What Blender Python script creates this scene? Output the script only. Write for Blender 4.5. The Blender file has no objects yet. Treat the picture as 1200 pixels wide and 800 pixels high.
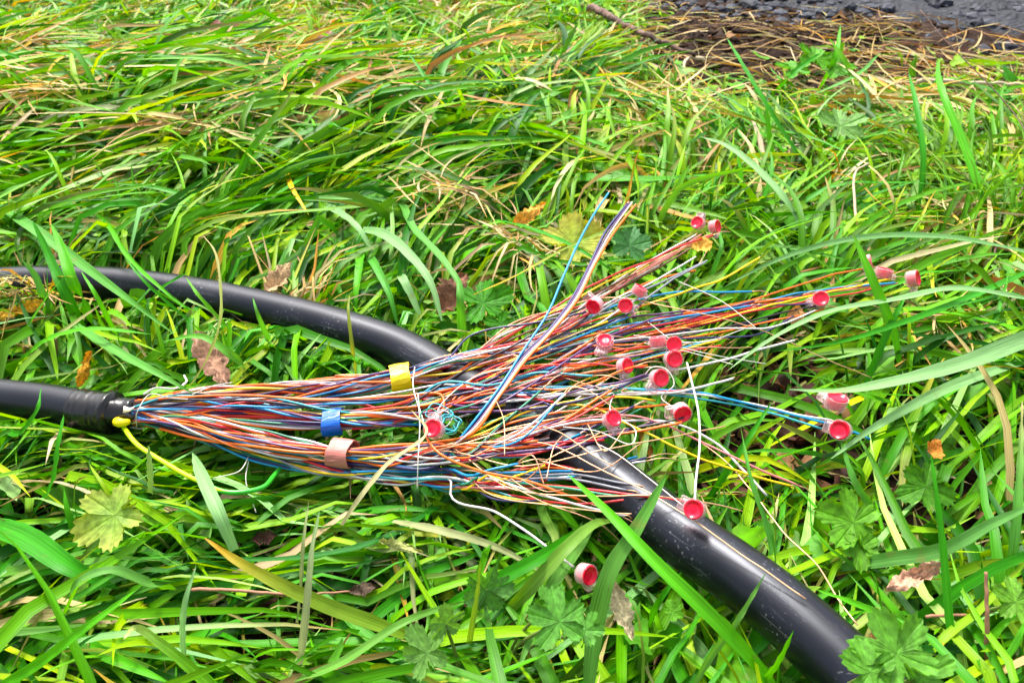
import bpy, math
import numpy as np
from mathutils import Vector, Matrix, noise as mnoise

R = math.radians
rng = np.random.default_rng(11)
S = bpy.context.scene
COL = S.collection

# ------------------------------------------------------------------ camera, sky, sun, exposure
H = 0.50
PITCH = R(36.0)
FPX = 942.0                       # focal length in photo pixels (photo is 1200 x 800)
cd = bpy.data.cameras.new('camera'); cam = bpy.data.objects.new('camera', cd); COL.objects.link(cam)
cam.location = (0, 0, H); cam.rotation_euler = (R(90) - PITCH, 0, 0)
cd.sensor_width = 36; cd.lens = 36 * FPX / 1200
cd.clip_start = 0.01; cd.clip_end = 400
cd.dof.use_dof = True; cd.dof.focus_distance = 0.62; cd.dof.aperture_fstop = 16
S.camera = cam

w = bpy.data.worlds.new('World'); S.world = w; w.use_nodes = True
nt = w.node_tree; nt.nodes.clear()
SUN_EL, SUN_AZ = R(58), R(-20)    # azimuth: clockwise from +Y
sky = nt.nodes.new('ShaderNodeTexSky'); sky.sky_type = 'NISHITA'; sky.sun_disc = False
sky.sun_elevation = SUN_EL; sky.sun_rotation = SUN_AZ; sky.air_density = 1.0; sky.dust_density = 6.0
hsv = nt.nodes.new('ShaderNodeHueSaturation'); hsv.inputs['Saturation'].default_value = 0.5   # overcast: a near-white sky
bg = nt.nodes.new('ShaderNodeBackground'); bg.inputs[1].default_value = 0.12
wo = nt.nodes.new('ShaderNodeOutputWorld')
nt.links.new(sky.outputs[0], hsv.inputs['Color']); nt.links.new(hsv.outputs[0], bg.inputs[0]); nt.links.new(bg.outputs[0], wo.inputs[0])
sl = bpy.data.lights.new('sun', 'SUN'); sl.energy = 1.5; sl.angle = R(10); sl.color = (1, 0.97, 0.92)
so = bpy.data.objects.new('sun', sl); COL.objects.link(so)
sd = Vector((math.sin(SUN_AZ) * math.cos(SUN_EL), math.cos(SUN_AZ) * math.cos(SUN_EL), math.sin(SUN_EL)))
so.rotation_euler = sd.to_track_quat('Z', 'Y').to_euler()
S.view_settings.view_transform = 'Standard'; S.view_settings.look = 'None'
S.view_settings.exposure = 1.72; S.view_settings.gamma = 1.0
S.render.engine = 'CYCLES'; S.cycles.max_bounces = 8; S.cycles.diffuse_bounces = 2; S.cycles.transparent_max_bounces = 8
S.cycles.use_denoising = True

# ------------------------------------------------------------------ helpers
CP, SP = math.cos(PITCH), math.sin(PITCH)
def at(px, py, h=0.0):
    """point of the place that lies at height h and is seen at photo pixel px, py"""
    u = (px - 600) / FPX; v = (400 - py) / FPX
    d = np.array([u, CP + v * SP, -SP + v * CP])
    t = (h - H) / d[2]
    return np.array([0, 0, H]) + d * t
def topx(p):
    p = np.asarray(p, float)
    x = p[..., 0]; y = p[..., 1]; z = p[..., 2] - H
    dz = y * CP - z * SP; uy = y * SP + z * CP
    dz = np.maximum(dz, 1e-3)
    return 600 + FPX * x / dz, 400 - FPX * uy / dz

def catmull(P, n):
    P = np.asarray(P, float)
    if len(P) == 2: 
        t = np.linspace(0, 1, n)[:, None]; return P[0] * (1 - t) + P[1] * t
    A = np.vstack([2 * P[0] - P[1], P, 2 * P[-1] - P[-2]])
    d = np.linalg.norm(np.diff(P[:, :3], axis=0), axis=1); c = np.concatenate([[0], np.cumsum(d)])
    s = np.linspace(0, c[-1], n)
    k = np.clip(np.searchsorted(c, s, side='right') - 1, 0, len(P) - 2)
    t = ((s - c[k]) / np.maximum(d[k], 1e-9))[:, None]
    # tangents scaled for uneven spacing
    def tan(i):
        i0 = i; p0, p1, p2 = A[i0], A[i0 + 1], A[i0 + 2]
        d1 = np.linalg.norm((p1 - p0)[:, :3], axis=1)[:, None] + 1e-9; d2 = np.linalg.norm((p2 - p1)[:, :3], axis=1)[:, None] + 1e-9
        return (p1 - p0) / d1 * (d2 / (d1 + d2)) + (p2 - p1) / d2 * (d1 / (d1 + d2))
    T0 = tan(k) * d[k][:, None]; T1 = tan(k + 1) * d[k][:, None]
    t2 = t * t; t3 = t2 * t
    return P[k] * (2 * t3 - 3 * t2 + 1) + T0 * (t3 - 2 * t2 + t) + P[k + 1] * (3 * t2 - 2 * t3) + T1 * (t3 - t2)

def link(name, me, parent=None):
    o = bpy.data.objects.new(name, me); COL.objects.link(o)
    if parent: o.parent = parent
    return o
def tag(o, label=None, cat=None, group=None, kind=None):
    if label: o['label'] = label
    if cat: o['category'] = cat
    if group: o['group'] = group
    if kind: o['kind'] = kind
    return o
def empty(name, loc, label, cat, group=None):
    o = bpy.data.objects.new(name, None); o.empty_display_size = 0.02; o.location = loc; COL.objects.link(o)
    bpy.context.view_layer.update()
    return tag(o, label, cat, group)

def np_mesh(name, V, F, mat, smooth=True, col=None, uv=None):
    """V (n,3), F (m,4 or 3), per-vertex colour and uv"""
    V = np.asarray(V, np.float32); F = np.asarray(F, np.int32); m, k = F.shape
    me = bpy.data.meshes.new(name)
    me.vertices.add(len(V)); me.vertices.foreach_set('co', V.ravel())
    me.loops.add(m * k); me.loops.foreach_set('vertex_index', F.ravel())
    me.polygons.add(m); me.polygons.foreach_set('loop_start', np.arange(0, m * k, k, dtype=np.int32))
    me.polygons.foreach_set('loop_total', np.full(m, k, np.int32))
    me.polygons.foreach_set('use_smooth', np.full(m, smooth))
    if uv is not None:
        l = me.uv_layers.new(name='UVMap'); l.data.foreach_set('uv', np.asarray(uv, np.float32)[F.ravel()].ravel())
    if col is not None:
        a = me.color_attributes.new('col', 'FLOAT_COLOR', 'POINT')
        c = np.ones((len(V), 4), np.float32); c[:, :3] = col; a.data.foreach_set('color', c.ravel())
    me.materials.append(mat); me.update(); me.validate()
    return me

def frames(P):
    T = np.gradient(P, axis=0); T /= np.linalg.norm(T, axis=1)[:, None] + 1e-12
    N = np.zeros_like(P)
    up = np.array([0, 0, 1.0])
    if abs(T[0] @ up) > 0.9: up = np.array([1.0, 0, 0])
    n = up - T[0] * (up @ T[0]); n /= np.linalg.norm(n); N[0] = n
    for i in range(1, len(P)):
        n = N[i - 1] - T[i] * (N[i - 1] @ T[i]); n /= np.linalg.norm(n) + 1e-12; N[i] = n
    return T, N, np.cross(T, N)

def tube_data(P, rad, sides, caps=True):
    P = np.asarray(P, float); n = len(P); rad = np.broadcast_to(np.asarray(rad, float), (n,)).copy()
    T, N, B = frames(P)
    if caps:      # rounded ends from doubled rings
        P = np.vstack([P[0], P, P[-1]]); rad = np.concatenate([[rad[0] * .02], rad, [rad[-1] * .02]])
        N = np.vstack([N[0], N, N[-1]]); B = np.vstack([B[0], B, B[-1]]); n += 2
    a = np.arange(sides) * 2 * math.pi / sides
    V = P[:, None, :] + rad[:, None, None] * (np.cos(a)[None, :, None] * N[:, None, :] + np.sin(a)[None, :, None] * B[:, None, :])
    i = np.arange(n - 1)[:, None] * sides; j = np.arange(sides)[None, :]; j2 = (j + 1) % sides
    F = np.stack([i + j, i + j2, i + sides + j2, i + sides + j], -1).reshape(-1, 4)
    L = np.concatenate([[0], np.cumsum(np.linalg.norm(np.diff(P, axis=0), axis=1))])
    uv = np.stack([np.broadcast_to(j / sides, (n, sides)), np.broadcast_to(L[:, None], (n, sides))], -1).reshape(-1, 2)
    return V.reshape(-1, 3), F, uv
def tube(name, P, rad, mat, parent=None, sides=6, caps=True):
    V, F, uv = tube_data(P, rad, sides, caps)
    return link(name, np_mesh(name, V, F, mat, uv=uv), parent)

# ------------------------------------------------------------------ materials
def mat(name):
    m = bpy.data.materials.new(name); m.use_nodes = True
    return m, m.node_tree, m.node_tree.nodes['Principled BSDF']
def N(nt, t, **k):
    n = nt.nodes.new(t)
    for a, b in k.items(): setattr(n, a, b)
    return n

def leaf_material(name, transl=0.28, rough=0.42, streak=60, veins=False):
    m, nt, p = mat(name); L = nt.links.new
    at_ = N(nt, 'ShaderNodeAttribute', attribute_name='col')
    uv = N(nt, 'ShaderNodeUVMap'); mp = N(nt, 'ShaderNodeMapping'); mp.inputs['Scale'].default_value = (streak, 14, 1)
    nz = N(nt, 'ShaderNodeTexNoise'); nz.inputs['Scale'].default_value = 1.0; nz.inputs['Detail'].default_value = 3
    L(uv.outputs[0], mp.inputs[0]); L(mp.outputs[0], nz.inputs['Vector'])
    mr = N(nt, 'ShaderNodeMapRange'); mr.inputs['From Min'].default_value = .3; mr.inputs['From Max'].default_value = .7
    mr.inputs['To Min'].default_value = .62; mr.inputs['To Max'].default_value = 1.35
    L(nz.outputs[0], mr.inputs[0])
    mul = N(nt, 'ShaderNodeVectorMath', operation='SCALE'); L(at_.outputs[0], mul.inputs[0]); L(mr.outputs[0], mul.inputs['Scale'])
    # brown flecks of wear
    tc = N(nt, 'ShaderNodeTexCoord'); n2 = N(nt, 'ShaderNodeTexNoise'); n2.inputs['Scale'].default_value = 70; n2.inputs['Detail'].default_value = 3
    L(tc.outputs['Object'], n2.inputs['Vector'])
    r2 = N(nt, 'ShaderNodeMapRange'); r2.inputs['From Min'].default_value = .66; r2.inputs['From Max'].default_value = .74; r2.inputs['To Max'].default_value = .35
    L(n2.outputs[0], r2.inputs[0])
    mx = N(nt, 'ShaderNodeMix', data_type='RGBA'); mx.inputs[7].default_value = (.22, .16, .05, 1)
    L(r2.outputs[0], mx.inputs[0]); L(mul.outputs[0], mx.inputs[6])
    L(mx.outputs[2], p.inputs['Base Color'])
    p.inputs['Roughness'].default_value = rough; p.inputs['Specular IOR Level'].default_value = .15
    bp = N(nt, 'ShaderNodeBump'); bp.inputs['Strength'].default_value = .35; bp.inputs['Distance'].default_value = .0006
    L(nz.outputs[0], bp.inputs['Height']); L(bp.outputs[0], p.inputs['Normal'])
    tr = N(nt, 'ShaderNodeBsdfTranslucent')
    hs = N(nt, 'ShaderNodeHueSaturation'); hs.inputs['Saturation'].default_value = 1.25; hs.inputs['Value'].default_value = 1.6; hs.inputs['Hue'].default_value = .485
    L(mx.outputs[2], hs.inputs['Color']); L(hs.outputs[0], tr.inputs[0])
    ms = N(nt, 'ShaderNodeMixShader'); ms.inputs[0].default_value = transl
    L(p.outputs[0], ms.inputs[1]); L(tr.outputs[0], ms.inputs[2])
    L(ms.outputs[0], nt.nodes['Material Output'].inputs[0])
    return m
M_grass = leaf_material('grass_blade_green')
M_leaf = leaf_material('broad_leaf', .3, .5, 10)
M_dry = leaf_material('dry_straw', .15, .7, 30)
M_dead = leaf_material('dead_leaf', .12, .65, 12)

def soil_mat():
    m, nt, p = mat('dark_soil'); L = nt.links.new
    tc = N(nt, 'ShaderNodeTexCoord')
    n1 = N(nt, 'ShaderNodeTexNoise'); n1.inputs['Scale'].default_value = 22; n1.inputs['Detail'].default_value = 8; n1.inputs['Roughness'].default_value = .7
    n2 = N(nt, 'ShaderNodeTexVoronoi'); n2.inputs['Scale'].default_value = 110
    L(tc.outputs['Object'], n1.inputs['Vector']); L(tc.outputs['Object'], n2.inputs['Vector'])
    cr = N(nt, 'ShaderNodeValToRGB'); e = cr.color_ramp.elements
    e[0].position = .3; e[0].color = (.008, .004, .002, 1); e[1].position = .75; e[1].color = (.085, .045, .024, 1)
    x = e.new(.52); x.color = (.028, .014, .008, 1)
    L(n1.outputs[0], cr.inputs[0])
    ln = N(nt, 'ShaderNodeVectorMath', operation='LENGTH'); L(tc.outputs['Object'], ln.inputs[0])
    fr_ = N(nt, 'ShaderNodeMapRange'); fr_.inputs['From Min'].default_value = 2.6; fr_.inputs['From Max'].default_value = 3.6; L(ln.outputs['Value'], fr_.inputs[0])
    tf_ = N(nt, 'ShaderNodeMix', data_type='RGBA'); tf_.inputs[6].default_value = (.03, .11, .005, 1); tf_.inputs[7].default_value = (.12, .26, .01, 1); L(n1.outputs[0], tf_.inputs[0])
    mm_ = N(nt, 'ShaderNodeMix', data_type='RGBA'); L(fr_.outputs[0], mm_.inputs[0]); L(cr.outputs[0], mm_.inputs[6]); L(tf_.outputs[2], mm_.inputs[7]); L(mm_.outputs[2], p.inputs['Base Color'])
    p.inputs['Roughness'].default_value = .9; p.inputs['Specular IOR Level'].default_value = .15
    b = N(nt, 'ShaderNodeBump'); b.inputs['Distance'].default_value = .006; b.inputs['Strength'].default_value = .9
    ad = N(nt, 'ShaderNodeMath', operation='MULTIPLY_ADD'); ad.inputs[1].default_value = .3
    L(n2.outputs[0], ad.inputs[0]); L(n1.outputs[0], ad.inputs[2]); L(ad.outputs[0], b.inputs['Height']); L(b.outputs[0], p.inputs['Normal'])
    return m
M_soil = soil_mat()
def asphalt_mat(name, lo, hi, sc):
    m, nt, p = mat(name); L = nt.links.new
    tc = N(nt, 'ShaderNodeTexCoord'); n1 = N(nt, 'ShaderNodeTexVoronoi'); n1.inputs['Scale'].default_value = sc
    n2 = N(nt, 'ShaderNodeTexNoise'); n2.inputs['Scale'].default_value = sc * .4; n2.inputs['Detail'].default_value = 6
    L(tc.outputs['Object'], n1.inputs['Vector']); L(tc.outputs['Object'], n2.inputs['Vector'])
    cr = N(nt, 'ShaderNodeValToRGB'); e = cr.color_ramp.elements
    e[0].position = .3; e[0].color = (*lo, 1); e[1].position = .72; e[1].color = (*hi, 1)
    L(n2.outputs[0], cr.inputs[0]); L(cr.outputs[0], p.inputs['Base Color']); p.inputs['Roughness'].default_value = .75; p.inputs['Specular IOR Level'].default_value = .25
    b = N(nt, 'ShaderNodeBump'); b.inputs['Distance'].default_value = .004; b.inputs['Strength'].default_value = 1
    L(n1.outputs[0], b.inputs['Height']); L(b.outputs[0], p.inputs['Normal'])
    return m
M_asph = asphalt_mat('asphalt', (.006, .007, .010), (.028, .030, .040), 90)
M_stone = asphalt_mat('dark_stone', (.008, .009, .013), (.075, .08, .10), 45)

def cable_mat():
    m, nt, p = mat('black_polyethylene'); L = nt.links.new
    uv = N(nt, 'ShaderNodeUVMap'); tc = N(nt, 'ShaderNodeTexCoord')
    mp = N(nt, 'ShaderNodeMapping'); mp.inputs['Scale'].default_value = (60, 12, 1); L(uv.outputs[0], mp.inputs[0])
    sc = N(nt, 'ShaderNodeTexNoise'); sc.inputs['Scale'].default_value = 1; sc.inputs['Detail'].default_value = 5; sc.inputs['Roughness'].default_value = .65; L(mp.outputs[0], sc.inputs['Vector'])
    du = N(nt, 'ShaderNodeTexNoise'); du.inputs['Scale'].default_value = 26; du.inputs['Detail'].default_value = 6; L(tc.outputs['Object'], du.inputs['Vector'])
    fi = N(nt, 'ShaderNodeTexNoise'); fi.inputs['Scale'].default_value = 420; fi.inputs['Detail'].default_value = 2; L(tc.outputs['Object'], fi.inputs['Vector'])
    scr = N(nt, 'ShaderNodeMapRange'); scr.inputs['From Min'].default_value = .60; scr.inputs['From Max'].default_value = .68; L(sc.outputs[0], scr.inputs[0])
    dur = N(nt, 'ShaderNodeMapRange'); dur.inputs['From Min'].default_value = .5; dur.inputs['From Max'].default_value = .75; L(du.outputs[0], dur.inputs[0])
    spk = N(nt, 'ShaderNodeMapRange'); spk.inputs['From Min'].default_value = .62; spk.inputs['From Max'].default_value = .68; L(fi.outputs[0], spk.inputs[0])
    mk = N(nt, 'ShaderNodeMath', operation='MULTIPLY'); L(scr.outputs[0], mk.inputs[0]); L(dur.outputs[0], mk.inputs[1])
    sp2 = N(nt, 'ShaderNodeMath', operation='MULTIPLY'); L(spk.outputs[0], sp2.inputs[0]); L(dur.outputs[0], sp2.inputs[1])
    mm = N(nt, 'ShaderNodeMath', operation='MAXIMUM'); L(mk.outputs[0], mm.inputs[0]); L(sp2.outputs[0], mm.inputs[1])
    sxy = N(nt, 'ShaderNodeSeparateXYZ'); L(uv.outputs[0], sxy.inputs[0])
    cmp_ = N(nt, 'ShaderNodeMath', operation='COMPARE'); cmp_.inputs[1].default_value = .30; cmp_.inputs[2].default_value = .0045; L(sxy.outputs[0], cmp_.inputs[0])
    dsh = N(nt, 'ShaderNodeTexNoise'); dsh.inputs['Scale'].default_value = 150; L(tc.outputs['Object'], dsh.inputs['Vector'])
    dr = N(nt, 'ShaderNodeMapRange'); dr.inputs['From Min'].default_value = .48; dr.inputs['From Max'].default_value = .6; L(dsh.outputs[0], dr.inputs[0])
    pl = N(nt, 'ShaderNodeMath', operation='MULTIPLY'); L(cmp_.outputs[0], pl.inputs[0]); L(dr.outputs[0], pl.inputs[1])
    m3 = N(nt, 'ShaderNodeMath', operation='MAXIMUM'); L(mm.outputs[0], m3.inputs[0]); L(pl.outputs[0], m3.inputs[1])
    ms = N(nt, 'ShaderNodeMath', operation='MULTIPLY'); ms.inputs[1].default_value = .6; L(m3.outputs[0], ms.inputs[0])
    b1 = N(nt, 'ShaderNodeMix', data_type='RGBA'); b1.inputs[6].default_value = (.0025, .003, .006, 1); b1.inputs[7].default_value = (.007, .008, .015, 1); p.inputs['Specular IOR Level'].default_value = .4; p.inputs['Specular Tint'].default_value = (.86, .90, 1, 1); L(dur.outputs[0], b1.inputs[0])
    b2 = N(nt, 'ShaderNodeMix', data_type='RGBA'); b2.inputs[7].default_value = (.3, .3, .31, 1); L(ms.outputs[0], b2.inputs[0]); L(b1.outputs[2], b2.inputs[6])
    L(b2.outputs[2], p.inputs['Base Color'])
    rr = N(nt, 'ShaderNodeMapRange'); rr.inputs['To Min'].default_value = .24; rr.inputs['To Max'].default_value = .42; L(du.outputs[0], rr.inputs[0]); L(rr.outputs[0], p.inputs['Roughness'])
    bp = N(nt, 'ShaderNodeBump'); bp.inputs['Distance'].default_value = .0005; bp.inputs['Strength'].default_value = .18; L(sc.outputs[0], bp.inputs['Height']); L(bp.outputs[0], p.inputs['Normal'])
    return m
M_cable = cable_mat()
def plastic(name, c, rough=.35, trans=0.0, grime=.18, spec=.5):
    m, nt, p = mat(name); L = nt.links.new
    tc = N(nt, 'ShaderNodeTexCoord'); n = N(nt, 'ShaderNodeTexNoise'); n.inputs['Scale'].default_value = 90; n.inputs['Detail'].default_value = 4
    L(tc.outputs['Object'], n.inputs['Vector'])
    mr = N(nt, 'ShaderNodeMapRange'); mr.inputs['From Min'].default_value = .45; mr.inputs['From Max'].default_value = .75; mr.inputs['To Max'].default_value = grime
    L(n.outputs[0], mr.inputs[0])
    mx = N(nt, 'ShaderNodeMix', data_type='RGBA'); mx.inputs[6].default_value = (*c, 1); mx.inputs[7].default_value = (.12, .09, .06, 1); L(mr.outputs[0], mx.inputs[0])
    L(mx.outputs[2], p.inputs['Base Color'])
    p.inputs['Roughness'].default_value = rough; p.inputs['Transmission Weight'].default_value = trans; p.inputs['Specular IOR Level'].default_value = spec
    p.inputs['IOR'].default_value = 1.45
    return m
WC = {'white': (.62, .58, .56), 'blue': (.005, .26, .55), 'orange': (.82, .145, .004), 'green': (.01, .22, .11), 'brown': (.13, .045, .025),
      'grey': (.20, .21, .25), 'red': (.60, .012, .02), 'black': (.018, .015, .022), 'yellow': (.85, .56, .0), 'violet': (.10, .035, .14),
      'pink': (.62, .19, .19), 'salmon': (.66, .27, .15), 'navy': (.025, .022, .10), 'turquoise': (.03, .34, .40)}
WM = {k: plastic('wire_' + k, v, .32) for k, v in WC.items()}
M_copper, _nt, _p = mat('bare_copper'); _p.inputs['Base Color'].default_value = (.72, .40, .22, 1); _p.inputs['Metallic'].default_value = .6; _p.inputs['Roughness'].default_value = .4
M_thread = plastic('binder_thread', (.72, .68, .6), .8)
M_tape = plastic('black_tape', (.006, .006, .007), .22, grime=.05)
M_redcap = plastic('red_cap_plastic', (.78, .003, .03), .15, grime=.05)
M_clear = plastic('clear_plastic', (1, .80, .82), .10, trans=.55, grime=.0); M_clear.node_tree.nodes['Principled BSDF'].inputs['IOR'].default_value = 1.3
_nt = M_clear.node_tree; _p = _nt.nodes['Principled BSDF']; _p.inputs['Transmission Weight'].default_value = 0.0; _p.inputs['Specular IOR Level'].default_value = .8; _p.inputs['Roughness'].default_value = .08
_t = _nt.nodes.new('ShaderNodeBsdfTransparent'); _t.inputs[0].default_value = (1, .86, .87, 1)
_m = _nt.nodes.new('ShaderNodeMixShader'); _fz = _nt.nodes.new('ShaderNodeLayerWeight'); _fz.inputs[0].default_value = .35
_r = _nt.nodes.new('ShaderNodeMapRange'); _r.inputs['To Min'].default_value = .10; _r.inputs['To Max'].default_value = .50
_nt.links.new(_fz.outputs['Facing'], _r.inputs[0]); _nt.links.new(_r.outputs[0], _m.inputs[0]); _nt.links.new(_t.outputs[0], _m.inputs[1]); _nt.links.new(_p.outputs[0], _m.inputs[2])
_nt.links.new(_m.outputs[0], _nt.nodes['Material Output'].inputs[0])
M_ry = plastic('ring_yellow', (.86, .66, .0), .4, grime=.06)
M_rb = plastic('ring_blue', (.0, .10, .48), .4, grime=.06)
M_rp = plastic('ring_pink', (.46, .15, .12), .45, grime=.08)
M_bark = asphalt_mat('bark', (.04, .022, .015), (.20, .12, .09), 70)

# ------------------------------------------------------------------ noise on arrays
def vnoise(x, y, seed=0):
    xi = np.floor(x).astype(np.int64); yi = np.floor(y).astype(np.int64); fx = x - xi; fy = y - yi
    fx = fx * fx * (3 - 2 * fx); fy = fy * fy * (3 - 2 * fy)
    def h(a, b):
        v = (a * 374761393 + b * 668265263 + seed * 974711) & 0x7fffffff
        v = ((v ^ (v >> 13)) * 1274126177) & 0x7fffffff
        return ((v ^ (v >> 16)) & 0xffff) / 65535.0
    return (h(xi, yi) * (1 - fx) + h(xi + 1, yi) * fx) * (1 - fy) + (h(xi, yi + 1) * (1 - fx) + h(xi + 1, yi + 1) * fx) * fy
def fbm(x, y, seed=0, o=4):
    s = 0; a = .5
    for i in range(o): s = s + a * vnoise(x * 2 ** i, y * 2 ** i, seed + i); a *= .5
    return s
m1 = at(868, 52, .02); m2 = at(1060, 40, .02); m3 = at(210, 150, .03); m4 = at(470, 190, .03)
MOUNDS = [(m1[0], m1[1], .17, .14, .035), (m2[0], m2[1], .35, .12, .022), (m3[0], m3[1], .35, .10, .035), (m4[0], m4[1], .30, .10, .03)]
def gz(x, y):                      # ground height
    g = 0.022 * (fbm(x * 5, y * 5, 3) - .5) + 0.010 * (fbm(x * 30, y * 30, 9) - .5)
    for (cx, cy, rx, ry, hh) in MOUNDS: g = g + hh * np.exp(-((x - cx) / rx) ** 2 - ((y - cy) / ry) ** 2)
    return g

# ------------------------------------------------------------------ ground, road
def sheet(name, xs, ys, zf, m):
    X, Y = np.meshgrid(xs, ys); Z = zf(X, Y); V = np.stack([X, Y, Z], -1).reshape(-1, 3)
    nx, ny = len(xs), len(ys); i = np.arange(ny - 1)[:, None] * nx + np.arange(nx - 1)[None, :]
    F = np.stack([i, i + 1, i + nx + 1, i + nx], -1).reshape(-1, 4)
    return link(name, np_mesh(name, V, F, m))
xs = np.concatenate([[-60, -20, -8, -4], np.linspace(-2.4, 2.4, 330), [4, 8, 20, 60]])
ys = np.concatenate([[-60, -20, -6, -2], np.linspace(-.4, 3.0, 250), [4, 8, 20, 60]])
def ground_z(X, Y):
    f = np.clip((3.2 - np.abs(X)) / 1.5, 0, 1) * np.clip((4.2 - Y) / 1.5, 0, 1) * np.clip((Y + 1.5), 0, 1)
    clod = np.clip((fbm(X * 28, Y * 28, 77) - .42) * 4, 0, 1) * .016
    return gz(X, Y) * f + clod * f - .006
tag(sheet('soil_ground', xs, ys, ground_z, M_soil), 'dark brown damp soil under the grass', kind='structure')
# road edge: runs away at the top right of the view
ra, rb = at(860, 12, 0)[:2], at(1200, 58, 0)[:2]
rd = (rb - ra) / np.linalg.norm(rb - ra); rn = np.array([-rd[1], rd[0]])
if rn[1] < 0: rn = -rn
def road_side(x, y): return (x - ra[0]) * rn[0] + (y - ra[1]) * rn[1]
def build_road():
    u = np.linspace(-1.5, 6, 160); v = np.concatenate([np.linspace(0, 1.2, 60), [2, 4, 12]])
    U, Vv = np.meshgrid(u, v)
    X = ra[0] + rd[0] * U + rn[0] * Vv; Y = ra[1] + rd[1] * U + rn[1] * Vv
    edge = np.clip(Vv / .12, 0, 1)
    X = X + rn[0] * (fbm(U * 9, U * 0 + 2, 5) - .5) * .12 * (1 - edge); Y = Y + rn[1] * (fbm(U * 9, U * 0 + 2, 5) - .5) * .12 * (1 - edge)
    Z = -.012 + .030 * edge + .045 * (fbm(X * 22, Y * 22, 21) - .5) * edge
    V = np.stack([X, Y, Z], -1).reshape(-1, 3); nx = len(u); i = np.arange(len(v) - 1)[:, None] * nx + np.arange(nx - 1)[None, :]
    F = np.stack([i, i + 1, i + nx + 1, i + nx], -1).reshape(-1, 4)
    tag(link('road', np_mesh('road', V, F, M_asph)), 'dark asphalt road edge beyond the verge', kind='structure')
build_road()

def ico(sub=1):
    import bmesh
    b = bmesh.new(); bmesh.ops.create_icosphere(b, subdivisions=sub, radius=1)
    V = np.array([v.co[:] for v in b.verts]); F = np.array([[v.index for v in f.verts] for f in b.faces]); b.free(); return V, F
IV, IF = ico(1)
def lumps(name, pts, sizes, m, label):
    V = []; F = []
    for k, (p, s) in enumerate(zip(pts, sizes)):
        v = IV * (1 + .35 * (rng.random((len(IV), 1)) - .5)) * s * np.array([1, rng.uniform(.6, 1), rng.uniform(.4, .8)])
        a = rng.uniform(0, 6.28); c, sn = math.cos(a), math.sin(a)
        v = v @ np.array([[c, sn, 0], [-sn, c, 0], [0, 0, 1]]) + p
        V.append(v); F.append(IF + k * len(IV))
    return tag(link(name, np_mesh(name, np.vstack(V), np.vstack(F), m, smooth=False)), label, kind='stuff')
pp = []; ss = []
for i in range(2600):
    u = rng.uniform(-.8, 2.2); v = abs(rng.normal(0, .35)) - .10
    q = ra + rd * u + rn * v; s = rng.uniform(.006, .026) * rng.uniform(.3, 1)
    pp.append([q[0], q[1], .016 if v > .1 else .002 + s * .2]); ss.append(s)
lumps('gravel', pp, ss, M_stone, 'dark loose road gravel at the asphalt edge')
pp = []; ss = []
for i in range(2600):
    px, py = (rng.normal(880, 90), rng.normal(48, 34)) if rng.random() < .6 else (rng.normal(880, 60), rng.normal(500, 60)) if rng.random() < .5 else (rng.uniform(0, 1200), rng.uniform(100, 800))
    q = at(px, py, 0); s = rng.uniform(.003, .014) * (1.15 if py < 150 else .7)
    pp.append([q[0], q[1], gz(q[0], q[1]) + s * .3]); ss.append(s)
lumps('soil_crumbs', pp, ss, M_soil, 'crumbled dark soil between the grass tufts')

# ------------------------------------------------------------------ cables: paths first (the grass lies under them)
rear_px = [(-700, 420, .03), (-400, 362, .03), (-140, 338, .030), (-60, 334, .032), (0, 333, .034), (60, 331, .036), (130, 333, .038), (200, 341, .040), (300, 360, .044), (400, 385, .048),
           (470, 409, .050), (520, 437, .052), (600, 482, .058), (688, 540, .066), (746, 587, .070), (808, 634, .075), (859, 669, .078), (921, 717, .080), (977, 768, .080), (1040, 830, .078), (1120, 910, .07), (1200, 1000, .06)]
rear = catmull([at(*p) for p in rear_px], 240)
rear_r = np.interp(topx(rear)[0], [0, 330, 640, 1000], [.0186, .0191, .0199, .0204])
front_px = [(-600, 430, .035), (-350, 440, .036), (-150, 452, .040), (-60, 459, .044), (0, 466, .047), (60, 473, .050), (112, 482, .053), (134, 484, .054)]
front = catmull([at(*p) for p in front_px], 160); FR = .0168

cap_pts = []      # (x, y, cap height, radius) : grass may not rise above cap inside radius
for p, r in zip(rear, rear_r): cap_pts.append((p[0], p[1], p[2] - r * .5, r * 1.0, 1.5))
for p in front: cap_pts.append((p[0], p[1], p[2] - FR * .5, FR * 1.0, 1.5))

# ------------------------------------------------------------------ wires
cable = empty('telephone_cable', tuple(front[-1]), 'cut black cable from the left with its bare coloured wires fanned out over the grass', 'cable')
def child(name, me_or_pts, *a, **k):
    pass
def inv(o):      # parts keep world coordinates: undo the parent's place
    o.matrix_parent_inverse = Matrix.Translation(-cable.location) ; return o
dj = front.copy(); 
nf = len(front)
jr = FR * (1 + .012 * (fbm(np.linspace(0, 30, nf), np.zeros(nf), 3) - .5))
inv(tube('jacket', front[:-3], jr[:-3], M_cable, cable, 28, True))
# wrapped tape collar at the cut end: overlapping turns with a ragged lip
tp = catmull([at(92, 479, .052), front[-8], front[-1]], 26); tt = np.linspace(0, 1, 26)
tr = FR * (1.03 + .014 * ((tt * 1.7) % 1) + .06 * np.exp(-((tt - .93) / .06) ** 2))
V, F, uv = tube_data(tp, tr, 28, True)
V += (rng.random(V.shape) - .5) * .0009
inv(link('tape_collar', np_mesh('tape_collar', V, F, M_tape, uv=uv), cable))
sl_pts = catmull([at(128, 483, .054), at(146, 483, .054), at(160, 482, .055)], 14)
sr = FR * np.linspace(.80, .70, 14)
V, F, uv = tube_data(sl_pts, sr, 22, True); V += (rng.random(V.shape) - .5) * .0012
inv(link('inner_sleeve', np_mesh('inner_sleeve', V, F, M_tape, uv=uv), cable))

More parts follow.
